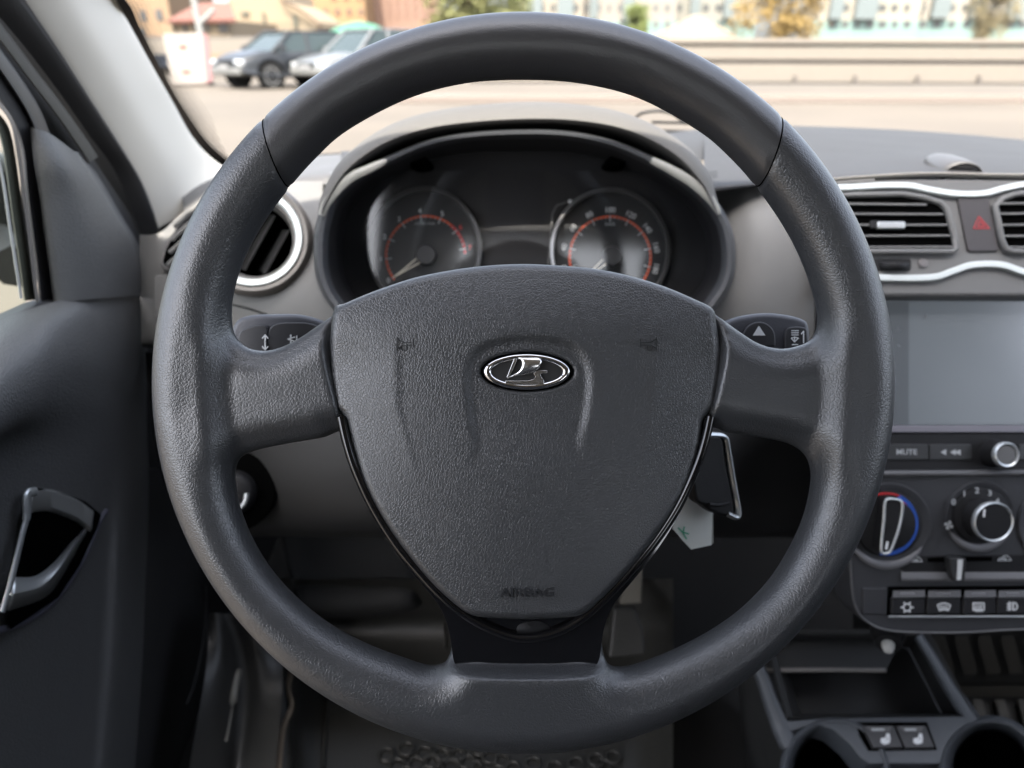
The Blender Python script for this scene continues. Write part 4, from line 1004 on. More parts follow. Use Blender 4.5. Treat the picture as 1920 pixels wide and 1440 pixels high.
# buttons
mk('button_tray', plate(HP, [(1666,1100),(2100,1098),(2100,1156),(1664,1156)], -.001, .0008), M_void, clim)
mk('side_blank', plate(HP, rrect(1618, 1103, 1664, 1152, 4), -.001, .0016), M_clim, clim, bevel=.001)
icons = []
x, y = 1701, 1139
sun_ic = [[(x+7.5*math.cos(R(60*k)), y+7.5*math.sin(R(60*k))) for k in range(7)]] + [[(x+7.5*math.cos(R(60*k)), y+7.5*math.sin(R(60*k))), (x+11.5*math.cos(R(60*k)), y+10.5*math.sin(R(60*k)))] for k in range(6)]
x, y = 1770, 1139
ws_ic = [[(x-12,y-4),(x-6,y-7),(x,y-8),(x+6,y-7),(x+12,y-4),(x+8,y+6),(x+3,y+4),(x-3,y+4),(x-8,y+6),(x-12,y-4)]] + [[(x+d,y-3),(x+d-1,y),(x+d+1,y+3)] for d in (-5, 0, 5)]
x, y = 1835, 1138
rw_ic = [[(x-10,y-7),(x+10,y-7),(x+10,y+6),(x-10,y+6),(x-10,y-7)]] + [[(x+d,y-3),(x+d-1,y+2),(x+d+1,y+9)] for d in (-5, 0, 5)]
x, y = 1899, 1137
fg_ic = [[(x+1,y-7),(x+6,y-6),(x+9,y),(x+6,y+6),(x+1,y+7),(x+1,y-7)]] + [[(x-10,y+d+1),(x-2,y+d-1)] for d in (-5, 0, 5)] + [[(x-6,y-8),(x-7,y),(x-6,y+8)]]
for x0, x1, ic_ in ((1672, 1735, sun_ic), (1738, 1802, ws_ic), (1806, 1868, rw_ic), (1870, 1932, fg_ic), (1935, 1998, None)):
    b_ = mk('push_button', plate(HP, [(x0+1,1122),(x1-1,1121),(x1,1151),(x0,1152)], .0, .0042), mat('push_button_black', (.016, .016, .018), .4), clim, bevel=.0008)
    mk('button_top', MB().grid([[HP.hit(x0+2, 1108, .001), HP.hit(x1-2, 1107, .001)], [HP.hit(x0+1, 1121, .0045), HP.hit(x1-1, 1120, .0045)]]), mat('button_top_grey', (.055, .055, .058), .35), b_, solid=.001)
    mk('indicator_bar', plate(HP, [(x0+18,1112),(x1-20,1112),(x1-20,1116),(x0+16,1116)], .003, .0040), mat('indicator', (.19, .19, .20), .4), b_)
    if ic_: mk('symbol', strokes(HP, ic_, 2.2, .0043, .0002), M_white, b_)
mk('chrome_line', MB().tube([HP.hit(1666, 1156, .002), HP.hit(2100, 1155, .002)], .0010, 8), M_satin, clim, smooth=True)

# ------------------------------------------------------------------ centre console and tray
cons = thing('centre_console', P(1640, 1330, .70), 'dark centre console with open tray, two cup holders and seat heater buttons', 'centre console')
KP = Plane(P(1640, 1350, .70), (0, -.30, .95))
M_cons = mat('console_plastic', (.060, .066, .074), .45, bump=('noise', 900, .0002))
M_tray = mat('tray_plastic', (.012, .0123, .0123), .6, bump=('noise', 700, .0003))
# tray well
rim_t = [(1468,1205),(1500,1204),(1700,1195),(1722,1198),(1735,1212),(1830,1345),(1480,1347),(1440,1260)]
rows_ = [[KP.hit(a, b, 0) for a, b in [(1430,1180),(1740,1180),(1830,1345),(1474,1348)]],
         [KP.hit(a, b, -.004) for a, b in [(1440,1188),(1728,1190),(1816,1343),(1484,1346)]],
         [KP.hit(a, b, -.05) for a, b in [(1460,1212),(1706,1212),(1770,1340),(1500,1342)]]]
mk('tray_wall', MB().grid(rows_, closed=True), M_tray, cons, solid=.002)
mk('tray_floor', plate(KP, [(1430,1200),(1740,1200),(1800,1348),(1490,1350)], -.056, -.052), M_tray, cons)
mb = MB().tube([KP.hit(1436, 1257, -.010), KP.hit(1560, 1256, -.010), KP.hit(1660, 1257, -.010)], .0022, 8)
mk('tray_step', mb, mat('step_edge', (.15, .14, .13), .4), cons, smooth=True)
rows_ = [[KP.hit(1440, 1200, -.02), KP.hit(1690, 1198, -.02)], [KP.hit(1437, 1256, -.011), KP.hit(1662, 1256, -.011)]]
mk('tray_ramp', MB().grid(rows_), M_tray, cons, solid=.002)
def rail(pts, wd, name='rail', m=None):
    c_ = np.array(cline(pts, 5)); rows = []
    for i, q in enumerate(c_):
        a = c_[max(i-1, 0)]; b = c_[min(i+1, len(c_)-1)]; t = (b-a)/np.linalg.norm(b-a); n2 = np.array([t[1], -t[0]])
        w_ = np.interp(i, np.linspace(0, len(c_)-1, len(wd)), wd)/2
        rows.append([KP.hit(*(q+n2*w_*k), z_) for k, z_ in ((-1.15, -.012), (-1, -.002), (-.6, .0015), (0, .002), (.6, .0015), (1, -.002), (1.15, -.012))])
    return mk(name, MB().grid(rows), m or M_cons, cons, smooth=True)
rail([(1418,1240),(1432,1275),(1448,1320),(1466,1362),(1480,1400)], [20, 24, 28, 36, 30])
rail([(1722,1192),(1748,1232),(1780,1285),(1812,1335),(1826,1356)], [16, 20, 24, 28, 30])
# cup holder deck
deck = [(1458,1350),(1500,1347),(1620,1345),(1760,1343),(1830,1342),(1860,1352),(1940,1410),(1960,1700),(1450,1700)]
hole = []
def ell(cx, cy_, rx, ry, n=40): return [(cx+rx*math.cos(2*math.pi*k/n), cy_+ry*math.sin(2*math.pi*k/n)) for k in range(n)]
def ring_surf(cx, cy_, rx, ry, name):
    rows = []
    for k in range(49):
        a = 2*math.pi*k/48; c_, s_2 = math.cos(a), math.sin(a)
        rows.append([KP.hit(cx+(rx+e)*c_, cy_+(ry+e)*s_2, z_) for e, z_ in ((13, -.006), (10, .001), (5, .0035), (0, .002), (-5, -.006), (-16, -.07))])
    o = mk(name, MB().grid(rows), M_cons, cons, smooth=True)
    mk('cup_floor', plate(KP, ell(cx, cy_, rx-10, ry-10), -.075, -.070), M_void, o)
    return o
ring_surf(1566, 1447, 92, 92, 'cup_holder'); ring_surf(1858, 1442, 86, 88, 'cup_holder')
top_ = [(1474,1352),(1520,1350),(1600,1346),(1760,1343),(1822,1343),(1838,1350)]
bot_ = [(1500,1372),(1545,1350),(1600,1352),(1790,1358),(1822,1352),(1850,1352)]
cdeck = [(1470,1352),(1540,1346),(1700,1343),(1826,1342),(1846,1352),(1806,1364),(1780,1392),(1772,1424),(1764,1432),(1630,1432),(1614,1420),(1592,1392),(1560,1366),(1525,1357),(1480,1372)]
mk('switch_deck', plate(KP, cdeck, -.03, .0012), M_cons, cons, bevel=.0015, seg=3)
mk('switch_recess', plate(KP, [(1604,1354),(1738,1354),(1757,1406),(1628,1408),(1612,1380)], .0010, .0016), M_void, cons)
for x0, x1, x2, x3 in ((1618, 1676, 1693, 1638), (1680, 1736, 1753, 1697)):
    b_ = mk('seat_heater_button', plate(KP, [(x0,1360),(x1,1360),(x2,1401),(x3,1402)], .001, .0058), mat('seat_button', (.035, .035, .037), .4), cons, bevel=.001)
    mk('button_recess', plate(KP, [(x0+5,1362),(x1-4,1362),(x1-8,1372),(x0+16,1372)], .0057, .0060), mat('seat_button_top', (.09, .09, .09), .4), b_)
    mk('indicator_bar', plate(KP, [(x0+16,1366),(x1-18,1366),(x1-18,1369.5),(x0+17,1369.5)], .0059, .0063), M_grprint, b_)
    cx, cy_ = (x0+x2)/2 + 6, 1386
    ic_ = [[(cx+5,cy_-9),(cx+6,cy_),(cx+5,cy_+6),(cx-3,cy_+8),(cx-8,cy_+5),(cx-8,cy_),(cx+1,cy_-2),(cx+2,cy_-9),(cx+5,cy_-9)],[(cx-6,cy_+3),(cx+3,cy_+2)],[(cx-2,cy_+6),(cx+3,cy_+4)]]
    mk('seat_symbol', strokes(KP, ic_, 3.6, .0059, .0002), M_white, b_)
# console side towards the driver
mk('console_side', MB().grid([[KP.hit(1415, 1190, -.01), KP.hit(1444, 1330, -.006), KP.hit(1480, 1440, -.004), KP.hit(1500, 1600, -.01)],
    [KP.hit(1390, 1190, -.03), KP.hit(1405, 1330, -.05), KP.hit(1440, 1450, -.08), KP.hit(1470, 1600, -.10)],
    [KP.hit(1380, 1190, -.20), KP.hit(1388, 1330, -.24), KP.hit(1400, 1450, -.26), KP.hit(1420, 1600, -.28)]]), M_tray, cons, smooth=True)
# socket plug under the heater panel
plug = thing('power_plug', P(1660, 1200, .64), 'black power socket plug with small white tip under the heater panel', 'plug')
pp = P(1664, 1180, .66); pd = (P(1666, 1228, .635) - pp).normalized()
mk('plug_body', MB().lathe(pp, pd, [(.012, -.01), (.0145, 0), (.0145, .008), (.012, .012), (.011, .018), (0, .019)], 28), M_black, plug, smooth=True)
mk('plug_tip', MB().lathe(pp + pd*.017 + XV*.000, pd, [(.0055, 0), (.0055, .004), (.004, .009), (0, .011)], 20), mat('plug_white', (.5, .5, .48), .5), plug, smooth=True)

# ------------------------------------------------------------------ floor, mats, pedals
def FP(px, py, z): return ground_hit(px, py, z)
dm_ = thing('driver_floor_mat', FP(700, 1350, .27), 'dark rubber floor mat with ring pattern under the steering wheel', 'floor mat')
rows_ = []
for j, (y, z_) in enumerate(((1085,.44),(1130,.375),(1165,.325),(1215,.300),(1290,.292),(1380,.290),(1480,.290),(1620,.290))):
    rr_ = []
    for x, dz in ((520+ (0 if j < 3 else -8),.055),(545,.050),(560,.012),(640,.002),(760,.0),(900,.0),(1050,.0),(1180,.0),(1240,.03),(1262,.05)):
        rr_.append(FP(x, y, z_ + dz))
    rows_.append(rr_)
mk('mat_sheet', MB().loft(rows_, 6, 6), M_mat, dm_, smooth=True)
# raised shapes
for pa, z_ in (([(700,1140),(820,1150),(836,1180),(838,1215)], .322), ([(560,1262),(640,1262),(760,1300),(940,1330)], .298), ([(614,1290),(612,1350),(606,1440)], .295)):
    mk('mat_rib', MB().tube([FP(a, b, z_) for a, b in cr(pa, 6)], .003, 8), M_mat, dm_, smooth=True)
random.seed(3)
for (x, y) in [(725,1415),(762,1404),(795,1412),(780,1432),(812,1428),(842,1398),(858,1414),(828,1414),(876,1428),(900,1404),(918,1418),(745,1436),(846,1436),(890,1440),(940,1425),(1130,1436),(1150,1420),(1118,1425),(760,1450),(800,1450),(960,1440),(1000,1432),(1040,1440),(1080,1432)]:
    c_ = FP(x, y, .2925); mk('mat_ring', MB().tube([c_ + Vector((.0085*math.cos(a), .0085*math.sin(a), 0)) for a in np.linspace(0, 2*math.pi, 20, endpoint=False)], .0018, 6, closed=True), M_mat, dm_, smooth=True)
# mat edge and sill seal at the left
mk('mat_edge', MB().tube([FP(a, b, .345) for a, b in cr([(552,1175),(546,1255),(540,1290),(546,1325),(530,1370),(522,1450),(518,1520)], 6)], .0035, 8), mat('mat_edge_tan', (.16, .125, .09), .45), dm_, smooth=True)
sill = thing('door_sill', FP(470, 1300, .33), 'glossy dark sill cover between door and floor mat at lower left', 'sill')
def SZ(px, py, x): return pxl(px, py, x)
rows_ = [[SZ(392, 1150, -.345), SZ(405, 1150, -.335), SZ(430, 1150, -.325), SZ(470, 1150, -.30), SZ(520, 1150, -.28)],
         [SZ(388, 1240, -.335), SZ(418, 1240, -.322), SZ(450, 1240, -.315), SZ(490, 1240, -.29), SZ(530, 1240, -.27)],
         [SZ(372, 1340, -.335), SZ(410, 1340, -.322), SZ(450, 1340, -.312), SZ(490, 1340, -.285), SZ(526, 1340, -.26)],
         [SZ(350, 1470, -.335), SZ(395, 1470, -.325), SZ(440, 1470, -.312), SZ(480, 1470, -.28), SZ(515, 1470, -.25)]]
mk('sill_cover', MB().loft(rows_, 6, 6), mat('sill_plastic', (.03, .03, .029), .42), sill, smooth=True)
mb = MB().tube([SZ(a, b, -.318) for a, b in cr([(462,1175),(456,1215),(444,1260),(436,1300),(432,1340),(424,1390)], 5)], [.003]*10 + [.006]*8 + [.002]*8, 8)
mk('sill_highlight', mb, mat('sill_shine', (.20, .19, .165), .3), sill, smooth=True)  # pale tube painting in the bright highlight along the sill
ft = thing('foot_rest', FP(650, 1060, .5), 'black carpeted footwell with moulded dead pedal left of the column', 'foot rest')
rows_ = [[P(520,960,.95), P(600,960,.96), P(700,960,.97), P(790,960,.98), P(860,960,1.0)],
         [P(540,1060,.93), P(600,1060,.94), P(690,1060,.95), P(770,1060,.96), P(800,1060,.99)],
         [P(560,1128,.91), P(620,1130,.92), P(700,1128,.93), P(765,1118,.94), P(785,1090,.98)],
         [P(580,1150,.93), P(640,1150,.94), P(710,1146,.95), P(775,1136,.96), P(796,1110,1.0)]]
mk('foot_pad', MB().loft(rows_, 6, 6), mat('footwell', (.012, .012, .012), .7, bump=('noise', 400, .0005)), ft, smooth=True, solid=.006)
pdl = thing('brake_pedal', P(1185, 1110, .86), 'dark rubber pedal with pale metal arm seen right of the hub trim', 'pedal')
mk('pedal_arm', MB().prism([P(1196, 1040, .88), P(1206, 1052, .88), P(1203, 1132, .86), P(1162, 1134, .86), P(1176, 1090, .87)], FV*.012), mat('pedal_steel', (.12, .11, .09), .5), pdl, bevel=.002)
mk('pedal_pad', MB().prism([P(1150, 1140, .85), P(1192, 1140, .85), P(1206, 1180, .84), P(1212, 1230, .83), P(1140, 1235, .83)], FV*.015), M_mat, pdl, bevel=.004)
pm = thing('passenger_floor_mat', FP(1850, 1300, .29), 'ribbed rubber floor mat in the passenger footwell at the right edge', 'floor mat')
M_pm = mat('pass_mat', (.034, .032, .027), .55, bump=('noise', 300, .0004))
mk('mat_sheet', MB().loft([[FP(1600, y, z_), FP(1760, y, z_), FP(1900, y, z_), FP(2150, y, z_)] for y, z_ in ((1150,.45),(1200,.40),(1280,.335),(1300,.30),(1400,.285),(1600,.285))], 5, 5), mat('pass_mat_dark', (.012, .012, .011), .6), pm, smooth=True)
for k in range(8):
    x = 1745 + k*43
    for (ya, za, yb, zb, sh) in ((1192, .414, 1256, .362, 18), (1310, .306, 1420, .296, 34)):
        o = mk('mat_rib', MB().prism([FP(x+sh*.2-40*(ya > 1300)*.4, ya, za), FP(x+26-40*(ya > 1300)*.4, ya, za), FP(x+28+sh-16*(ya > 1300), yb, zb), FP(x+4+sh-16*(ya > 1300), yb, zb)], Vector((0, 0, -.008))), M_pm, pm, bevel=.0015)
mk('cross_rib', MB().prism([FP(1800, 1284, .328), FP(2150, 1284, .328), FP(2150, 1297, .318), FP(1804, 1297, .318)], Vector((0, 0, -.01))), M_pm, pm, bevel=.003)

# ------------------------------------------------------------------ outside: cars, wall, buildings, trees
M_cglass = mat('car_glass', (.03, .042, .042), .12, spec=.5)
M_tyre = mat('tyre', (.02, .02, .02), .8)
M_hub = mat('alloy', (.45, .45, .45), .35, metal=.8)
def make_car(name, label, paint, cx, cy_, head, L_=4.6, W_=1.85, H_=1.72, hood=1.05, belt=1.08, suv=True):
    t = thing(name, (cx, cy_, 0), label, 'car', 'cars parked across the forecourt', rz=head)
    hw = W_/2; x0 = -L_/2; x1 = L_/2
    st = [(x0, .55, .62, .80), (x0+.08, .38, belt-.10, .93), (x0+.5, .30, belt, .99), (-.6, .28, belt, 1), (.75, .28, belt-.02, 1), (1.15, .30, hood, .99), (x1-.45, .32, hood-.08, .96), (x1-.10, .38, hood-.20, .88), (x1, .45, hood-.34, .78)]
    rows = []
    for x, zb, zt, k in st:
        w_ = hw*k; rows.append([Vector(q) for q in ((x, -w_*.92, zb), (x, -w_, zb+.15), (x, -w_, zt-.18), (x, -w_*.93, zt-.03), (x, -w_*.7, zt), (x, 0, zt+.03), (x, w_*.7, zt), (x, w_*.93, zt-.03), (x, w_, zt-.18), (x, w_, zb+.15), (x, w_*.92, zb))])
    mb = MB().loft(rows, 2, 3, closed=True)
    n_ = len(rows[0])*2
    mb.f.append(list(range(n_))); mb.f.append([len(mb.v)-n_+k for k in range(n_)])
    body_ = mk('body', mb, paint, t, smooth=True, local=True)
    rb = -x0-.35 if suv else -x0-.75
    gh = [[(-rb, -hw*.9, belt-.04), (.98, -hw*.9, belt-.05), (.98, hw*.9, belt-.05), (-rb, hw*.9, belt-.04)],
          [(-rb+.22, -hw*.72, H_-.05), (.25, -hw*.72, H_-.05), (.25, hw*.72, H_-.05), (-rb+.22, hw*.72, H_-.05)]]
    mk('cabin_glass', MB().grid([[Vector(q) for q in r_] for r_ in gh], closed=True), M_cglass, t, local=True)
    mb = MB().box((( -rb+.22+.25)/2, 0, H_-.02), (.25+rb-.22+.08, hw*1.48, .07)); mk('roof', mb, paint, t, bevel=.03, local=True)
    for xb, xt in ((-rb, -rb+.22), (-.25, -.28), (.98, .25)):
        for s in (-1, 1): mk('roof_pillar', MB().tube([(xb, s*hw*.915, belt-.05), (xt, s*hw*.735, H_-.03)], .05, 6), paint, t, local=True, smooth=True)
    for x in (x0+.85, x1-.88):
        for s in (-1, 1):
            mk('wheel_arch', MB().lathe((x, s*(hw-.10), .36), (0, s, 0), [(.42, 0), (.42, .115), (.36, .118), (0, .118)], 28), M_void, t, local=True, smooth=True)
            w_ = mk('wheel', MB().lathe((x, s*(hw-.20), .34), (0, s, 0), [(.22, 0), (.33, 0), (.345, .03), (.345, .20), (.33, .225), (.23, .225)], 28), M_tyre, t, local=True, smooth=True)
            mk('rim', MB().lathe((x, s*(hw-.20), .34), (0, s, 0), [(.23, .19), (.22, .228), (.06, .205), (0, .21)], 20), M_hub, w_, local=True, smooth=True)
    for s in (-1, 1):
        mk('headlight', MB().box((x1-.10, s*hw*.68, hood-.30), (.16, .38, .16)), mat('lamp_glass', (.75, .77, .78), .08, metal=.6), t, bevel=.04, local=True)
        mk('side_mirror', MB().box((.72, s*(hw+.10), belt+.06), (.14, .20, .15)), paint, t, bevel=.03, local=True)
    mk('grille', MB().box((x1-.03, 0, hood-.33), (.10, W_*.46, .20)), M_black, t, bevel=.02, local=True)
    mk('bumper', MB().box((x1-.05, 0, .47), (.18, W_*.86, .20)), mat('bumper_silver', (.12, .12, .115), .5), t, bevel=.05, local=True)
    mk('number_plate', MB().box((x1+.045, 0, .58), (.02, .52, .12)), mat('plate_white', (.2, .2, .2), .5), t, local=True)
    return t
mp_dark = mat('paint_graphite', (.014, .015, .017), .4, coat=.3)
mp_silver = mat('paint_silver', (.10, .105, .11), .35, coat=.5)
mp_blue = mat('paint_navy', (.015, .02, .03), .35, coat=.4)
HD = math.atan2(-.74, -.66)
g1 = ground_hit(540, 163)
make_car('parked_car', 'dark graphite off-road car with bright headlight parked behind the white board', mp_dark, g1.x, g1.y+.2, HD, L_=4.0, H_=1.5, belt=1.0, hood=.98)
g2 = ground_hit(690, 164)
make_car('parked_car', 'pale silver car parked beside the dark off-road car', mp_silver, g2.x, g2.y+.3, HD, L_=4.3, W_=1.75, H_=1.55, hood=.92, belt=.95, suv=False)
g3 = ground_hit(252, 142)
make_car('parked_car', 'dark blue car half hidden by the windscreen pillar and white board', mp_blue, g3.x, g3.y+1.5, HD, L_=4.3, W_=1.75, H_=1.5, hood=.9, belt=.95, suv=False)

# white advertising board on a concrete foot
YB = ground_hit(350, 162).y
def at(px, py, Y): r = ray(px, py); return C + r*((Y-C.y)/r.y)
bd = thing('sign_board', at(350, 168, YB), 'white board with two small red-brown marks and pink side edge on concrete foot', 'sign board')
mk('board', MB().prism([at(305, 64, YB), at(378, 62, YB), at(387, 156, YB), at(322, 160, YB)], (0, .06, 0)), mat('board_white', (.24, .215, .195), .6), bd, bevel=.01)
mk('side_edge', MB().prism([at(378, 62, YB), at(388, 66, YB), at(399, 150, YB), at(387, 156, YB)], (0, .06, 0)), mat('board_pink', (.22, .11, .115), .6), bd)
mk('printed_mark', MB().prism([at(335, 84, YB-.01), at(350, 84, YB-.01), at(351, 93, YB-.01), at(336, 93, YB-.01)], (0, .008, 0)).prism([at(341, 131, YB-.01), at(357, 131, YB-.01), at(358, 139, YB-.01), at(343, 139, YB-.01)], (0, .008, 0)), mat('mark_brown', (.16, .06, .045), .6), bd)
mk('foot', MB().box(at(376, 168, YB) + Vector((0, .3, .08)), (.5, .5, .22)).box(at(345, 164, YB) + Vector((0, .2, .03)), (1.0, .25, .1)), mat('pink_concrete', (.42, .36, .33), .9), bd, bevel=.02)
# lamp post with brace
lp = thing('lamp_post', (at(370, 60, 24).x, 24, 0), 'pale lamp post with slanting brace behind the white board', 'lamp post')
mk('post', MB().tube([at(377, 66, 24), at(364, 0, 24), at(352, -60, 24)], .10, 8), mat('post_paint', (.2, .2, .19), .6), lp, smooth=True)
mk('brace', MB().tube([at(374, 45, 24), at(402, 18, 24)], .07, 8), mat('post_paint', (.2, .2, .19), .6), lp, smooth=True)
mk('base', MB().tube([at(377, 66, 24), (at(378, 66, 24).x, 24, 0)], .10, 8), mat('post_paint', (.2, .2, .19), .6), lp, smooth=True)

# long parapet wall with rails: bands
M_wall = mat('parapet_paint', (.152, .133, .112), .85, var=.08)
M_wallg = mat('parapet_dark_grey', (.09, .08, .072), .85)  # darker grey for joints, gaps, posts and the low wall strip
wl = thing('parapet_wall', (4, 18, 0), 'long cream parapet wall with horizontal grey rails across the forecourt', 'wall')
def band3(y0, y1, Y, m, name, x0=880, x1=2300, th=.2, sl=0):
    return mk(name, MB().prism([at(x0, y0, Y), at(x1, y0+sl, Y), at(x1, y1+sl, Y), at(x0, y1, Y)], (0, th, 0)), m, wl, bevel=.01)
YW = 18.4
band3(70, 80, YW-.05, M_wall, 'coping', sl=4, th=.4)
band3(80, 86, YW+.12, M_wallg, 'coping_joint', sl=4, th=.2)
band3(86, 110, YW, M_wall, 'upper_panel', sl=5, th=.3)
band3(110, 118, YW+.08, M_wallg, 'rail_gap', sl=5, th=.2)
band3(118, 152, YW-.02, M_wall, 'lower_panel', sl=5, th=.3)
band3(152, 156, YW+.0, M_wallg, 'foot_joint', sl=5, th=.3)
for x in (1360, 1490, 1603, 1720, 1836, 1950):
    mk('post', MB().prism([at(x, 142, YW-.10), at(x+5, 142, YW-.10), at(x+4, 158, YW-.10), at(x-2, 158, YW-.10)], (0, .1, 0)), M_wallg, wl)
for y, m_, nm in ((159, mat('kerb_face', (.14, .115, .10), .9), 'kerb'),):
    k1 = thing('kerb', (4, 16.3, 0), 'low pinkish kerb running along the pavement before the wall', 'kerb')
    mk('kerb_stone', MB().box((16, 16.3, .07), (40, .22, .15)), m_, k1, bevel=.02)
# left: low white wall behind the cars
w2 = thing('low_wall', (-12, 30, 0), 'low white wall behind the parked cars at the left', 'wall')
mk('wall_face', MB().prism([at(-200, 78, 31), at(1200, 66, 31), at(1200, 90, 31), at(-200, 108, 31)], (0, .3, 0)), M_wall, w2)
mk('wall_top_strip', MB().prism([at(-200, 72, 31.1), at(1200, 63, 31.1), at(1200, 66.5, 31.1), at(-200, 78.5, 31.1)], (0, .3, 0)), M_wallg, w2)  # darker grey strip above the wall face

# buildings: facade plates as boxes with windows
def building(name, label, px0, px1, Y, col, top=-120, bot=91, roof=None, wins=(), wcol=(.05, .055, .06), extra=None, group=None, cat='building'):
    a, b = at(px0, 91, Y), at(px1, 91, Y)
    t = thing(name, ((a.x+b.x)/2, Y+4, 0), label, cat, group)
    zt = at(px0, top, Y).z
    mk('wall', MB().box(((a.x+b.x)/2, Y+4, zt/2), (b.x-a.x, 8, zt)), mat('stucco_%s' % name + str(int(px0)), tuple(q*.30 for q in col), .9, var=.06), t)
    for (x0, y0, x1, y1) in wins:
        p0, p1 = at(x0, y0, Y), at(x1, y1, Y)
        w_ = mk('window', MB().box(((p0.x+p1.x)/2, Y-.02, (p0.z+p1.z)/2), (p1.x-p0.x, .12, p0.z-p1.z)), mat('window_%d_%d' % (int(wcol[0]*100), int(wcol[2]*100)), wcol, .3), t)
    return t
random.seed(11)
building('brick_house', 'peach coloured house with small windows at the far left', 225, 330, 52, (.62, .42, .26), wins=[(262,20,276,40),(292,18,306,38),(262,52,274,64),(240,20,250,40)])
pv = building('pavilion', 'small cream pavilion with dark posts under a red-brown hipped roof', 322, 436, 40, (.60, .46, .30), top=38, wins=[(324,38,330,60),(342,38,352,60),(362,38,372,60),(384,38,394,60),(408,36,430,62)], wcol=(.03, .024, .02))
mk('roof', MB().grid([[at(312, 38, 39.6), at(442, 36, 39.6)], [at(372, 6, 43), at(432, 4, 43)]]).grid([[at(372, 6, 43), at(432, 4, 43)], [at(312, 38, 47), at(442, 36, 47)]]), mat('roof_red', (.13, .055, .04), .8), pv, solid=.15)
ch = building('gable_house', 'cream house with pitched brown roof and two narrow windows', 428, 598, 48, (.58, .46, .31), top=40, wins=[(452,22,468,30),(456,44,468,54),(492,24,500,48),(549,28,560,52)], wcol=(.06, .06, .045))
mk('gable', MB().prism([at(428, 41, 48.02), at(598, 48, 48.02), at(560, 18, 48.02), at(528, 2, 48.02), at(520, -20, 48.02), at(428, -20, 48.02)], (0, 7.9, 0)), mat('gable_wall', (.21, .165, .11), .9), ch)
mk('roof', MB().tube([at(520, -22, 47.6), at(530, 2, 47.6), at(562, 18, 47.6), at(604, 50, 47.6)], .09, 6), mat('roof_brown', (.10, .065, .042), .8), ch)
building('apartment_block', 'orange-peach block behind the gable house', 520, 690, 75, (.72, .44, .22), wins=[(606+k*22, 16, 616+k*22, 28) for k in range(4)] + [(620+k*24, -12, 632+k*24, 0) for k in range(3)], wcol=(.11, .07, .05))
building('apartment_block', 'pinkish block with vertical brown bays left of the bright green trees', 690, 822, 80, (.62, .38, .28), wins=[(694+k*16, -20, 702+k*16, 34) for k in range(8)], wcol=(.15, .085, .06))
um = thing('green_canopy', (at(668, 60, 42).x, 42, 0), 'low green domed canopy beyond the parked cars', 'canopy')
mk('canopy_cloth', MB().lathe((at(668, 66, 42).x, 43, at(668, 66, 42).z-.1), (0, 0, 1), [(1.9, 0), (1.5, .35), (.8, .65), (0, .8)], 24), mat('green_cloth', (.04, .14, .09), .7), um, smooth=True)
mk('canopy_pole', MB().tube([(at(668, 66, 42).x, 43, 0), (at(668, 66, 42).x, 43, at(668, 66, 42).z)], .05, 6), M_dark, um)

def blk(px0, px1, Y, label, col, cols, rows_, wc=(.06, .062, .06), bal=None):
    wins = []
    for r_ in range(rows_):
        yb = 50 - r_*31
        for k in range(cols):
            x = px0 + (px1-px0)*(k+.5)/cols; w_ = (px1-px0)/cols*random.choice((.3, .42, .55)); wins.append((x-w_/2, yb-11, x+w_/2, yb+2))
    t = building('apartment_block', label, px0, px1, Y, col, wins=wins, wcol=wc)
    p0, p1 = at(px0, 38, Y), at(px1, 91, Y)
    mk('ground_storey', MB().box(((p0.x+p1.x)/2, Y, (p0.z+p1.z)/2-1), (p1.x-p0.x, .05, p0.z-p1.z+2)), mat('teal_render', (.14, .205, .185), .85), t)
    for k in range(max(cols//3, 1)):
        x = px0 + (px1-px0)*(k*3+1.5+random.uniform(-.4, .4))/cols; hw_ = random.choice((6, 9, 14)); a_, b_ = at(x-hw_, -30, Y-.5), at(x+hw_, random.choice((34, 36)), Y-.5)
        mk('balcony', MB().box(((a_.x+b_.x)/2, Y-.5, (a_.z+b_.z)/2), (b_.x-a_.x, 1.0, a_.z-b_.z)), mat('balcony_glazing', (.12, .14, .14), .3), t)
    return t
blk(962, 1090, 130, 'white apartment block right of the green trees', (.72, .64, .52), 6, 4)
blk(1088, 1262, 134, 'white apartment block with grey glazed bays in the middle distance', (.66, .60, .52), 8, 4, wc=(.1, .1, .095))
blk(1262, 1410, 140, 'white and teal apartment block behind the tent roof', (.62, .60, .52), 6, 4)
blk(1526, 1712, 120, 'white and teal apartment block right of the golden tree', (.76, .70, .58), 8, 4)
blk(1716, 1960, 122, 'white and teal apartment block at the far right edge', (.74, .68, .58), 9, 4)
tn = thing('tent_roof', (at(1320, 60, 60).x, 62, 0), 'beige peaked tent roof beyond the parapet wall', 'tent')
tz = at(1320, 66, 60).z; tx = at(1320, 66, 60).x
mk('tent_cloth', MB().lathe((tx, 63, tz-.3), (0, 0, 1), [(3.4, 0), (3.2, .35), (1.8, 1.0), (.5, 1.7), (0, 1.8)], 12, sx=1.0), mat('tent_beige', (.18, .145, .105), .8), tn, smooth=True)
mk('tent_side', MB().lathe((tx, 63, 0), (0, 0, 1), [(3.2, 0), (3.2, tz)], 12), mat('tent_side_white', (.2, .18, .15), .8), tn)
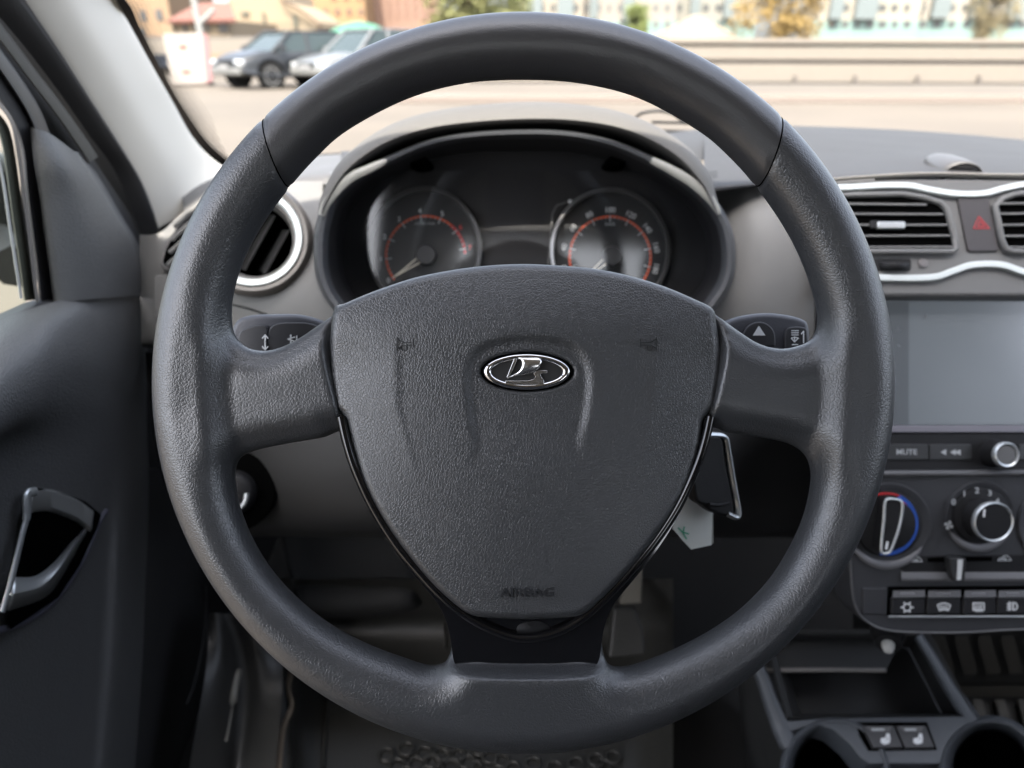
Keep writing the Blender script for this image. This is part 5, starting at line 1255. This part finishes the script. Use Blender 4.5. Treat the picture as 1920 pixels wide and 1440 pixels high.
def tree(px, Y, h, r, col, label, name='leafy_tree', seed=1, trunk=(.12, .09, .06)):
    rnd = random.Random(seed); x = at(px, 91, Y).x
    t = thing(name, (x, Y, 0), label, 'tree', 'trees beyond the parapet wall')
    br = MB().tube([(x, Y, 0), (x+.1, Y, h*.3), (x-.05, Y, h*.6)], [.22, .16, .09], 7)
    for k in range(7):
        a = rnd.uniform(0, 6.28); z0 = h*rnd.uniform(.25, .5)
        br.tube([(x, Y, z0), (x+math.cos(a)*r*.4, Y+math.sin(a)*r*.4, z0+h*.18), (x+math.cos(a)*r*.75, Y+math.sin(a)*r*.75, z0+h*.36)], [.08, .05, .02], 5)
    mk('trunk', br, mat('bark', trunk, .9), t)
    mb = MB()
    cl = [(rnd.gauss(0, .45), rnd.gauss(0, .45), rnd.uniform(.25, 1)) for _ in range(60)]
    for (a, b, c_) in cl:
        cx, cy2, cz = x + a*r, Y + b*r, h*c_
        for _ in range(85):
            p = Vector((cx + rnd.gauss(0, r*.16), cy2 + rnd.gauss(0, r*.16), max(.4, cz + rnd.gauss(0, h*.06)))); s_ = rnd.uniform(.10, .22)
            u = Vector((rnd.gauss(0, 1), rnd.gauss(0, 1), rnd.gauss(0, 1))).normalized(); v = u.orthogonal().normalized()
            mb.v += [p+u*s_, p+v*s_*.6, p-u*s_, p-v*s_*.6]; i = len(mb.v); mb.f.append([i-4, i-3, i-2, i-1])
    mk('crown', mb, mat('foliage_'+name+str(seed), tuple(q*.45 for q in col), .8, var=.25), t, weld=False)
tree(868, 60, 7, 2.6, (.27, .27, .09), 'yellow-green spring tree left of the white apartments', seed=2)
tree(928, 62, 7, 2.4, (.24, .26, .09), 'brighter green spring tree touching the white apartment block', seed=3)
tree(1456, 62, 7, 2.7, (.40, .26, .07), 'golden brown bushy tree between two apartment blocks', seed=4)
tree(1840, 90, 8, 2.2, (.30, .24, .12), 'thin bare tree before the far right apartment block', seed=5)
tree(1190, 90, 5, 1.4, (.25, .30, .08), 'small green bush before the grey glazed bays', seed=6)
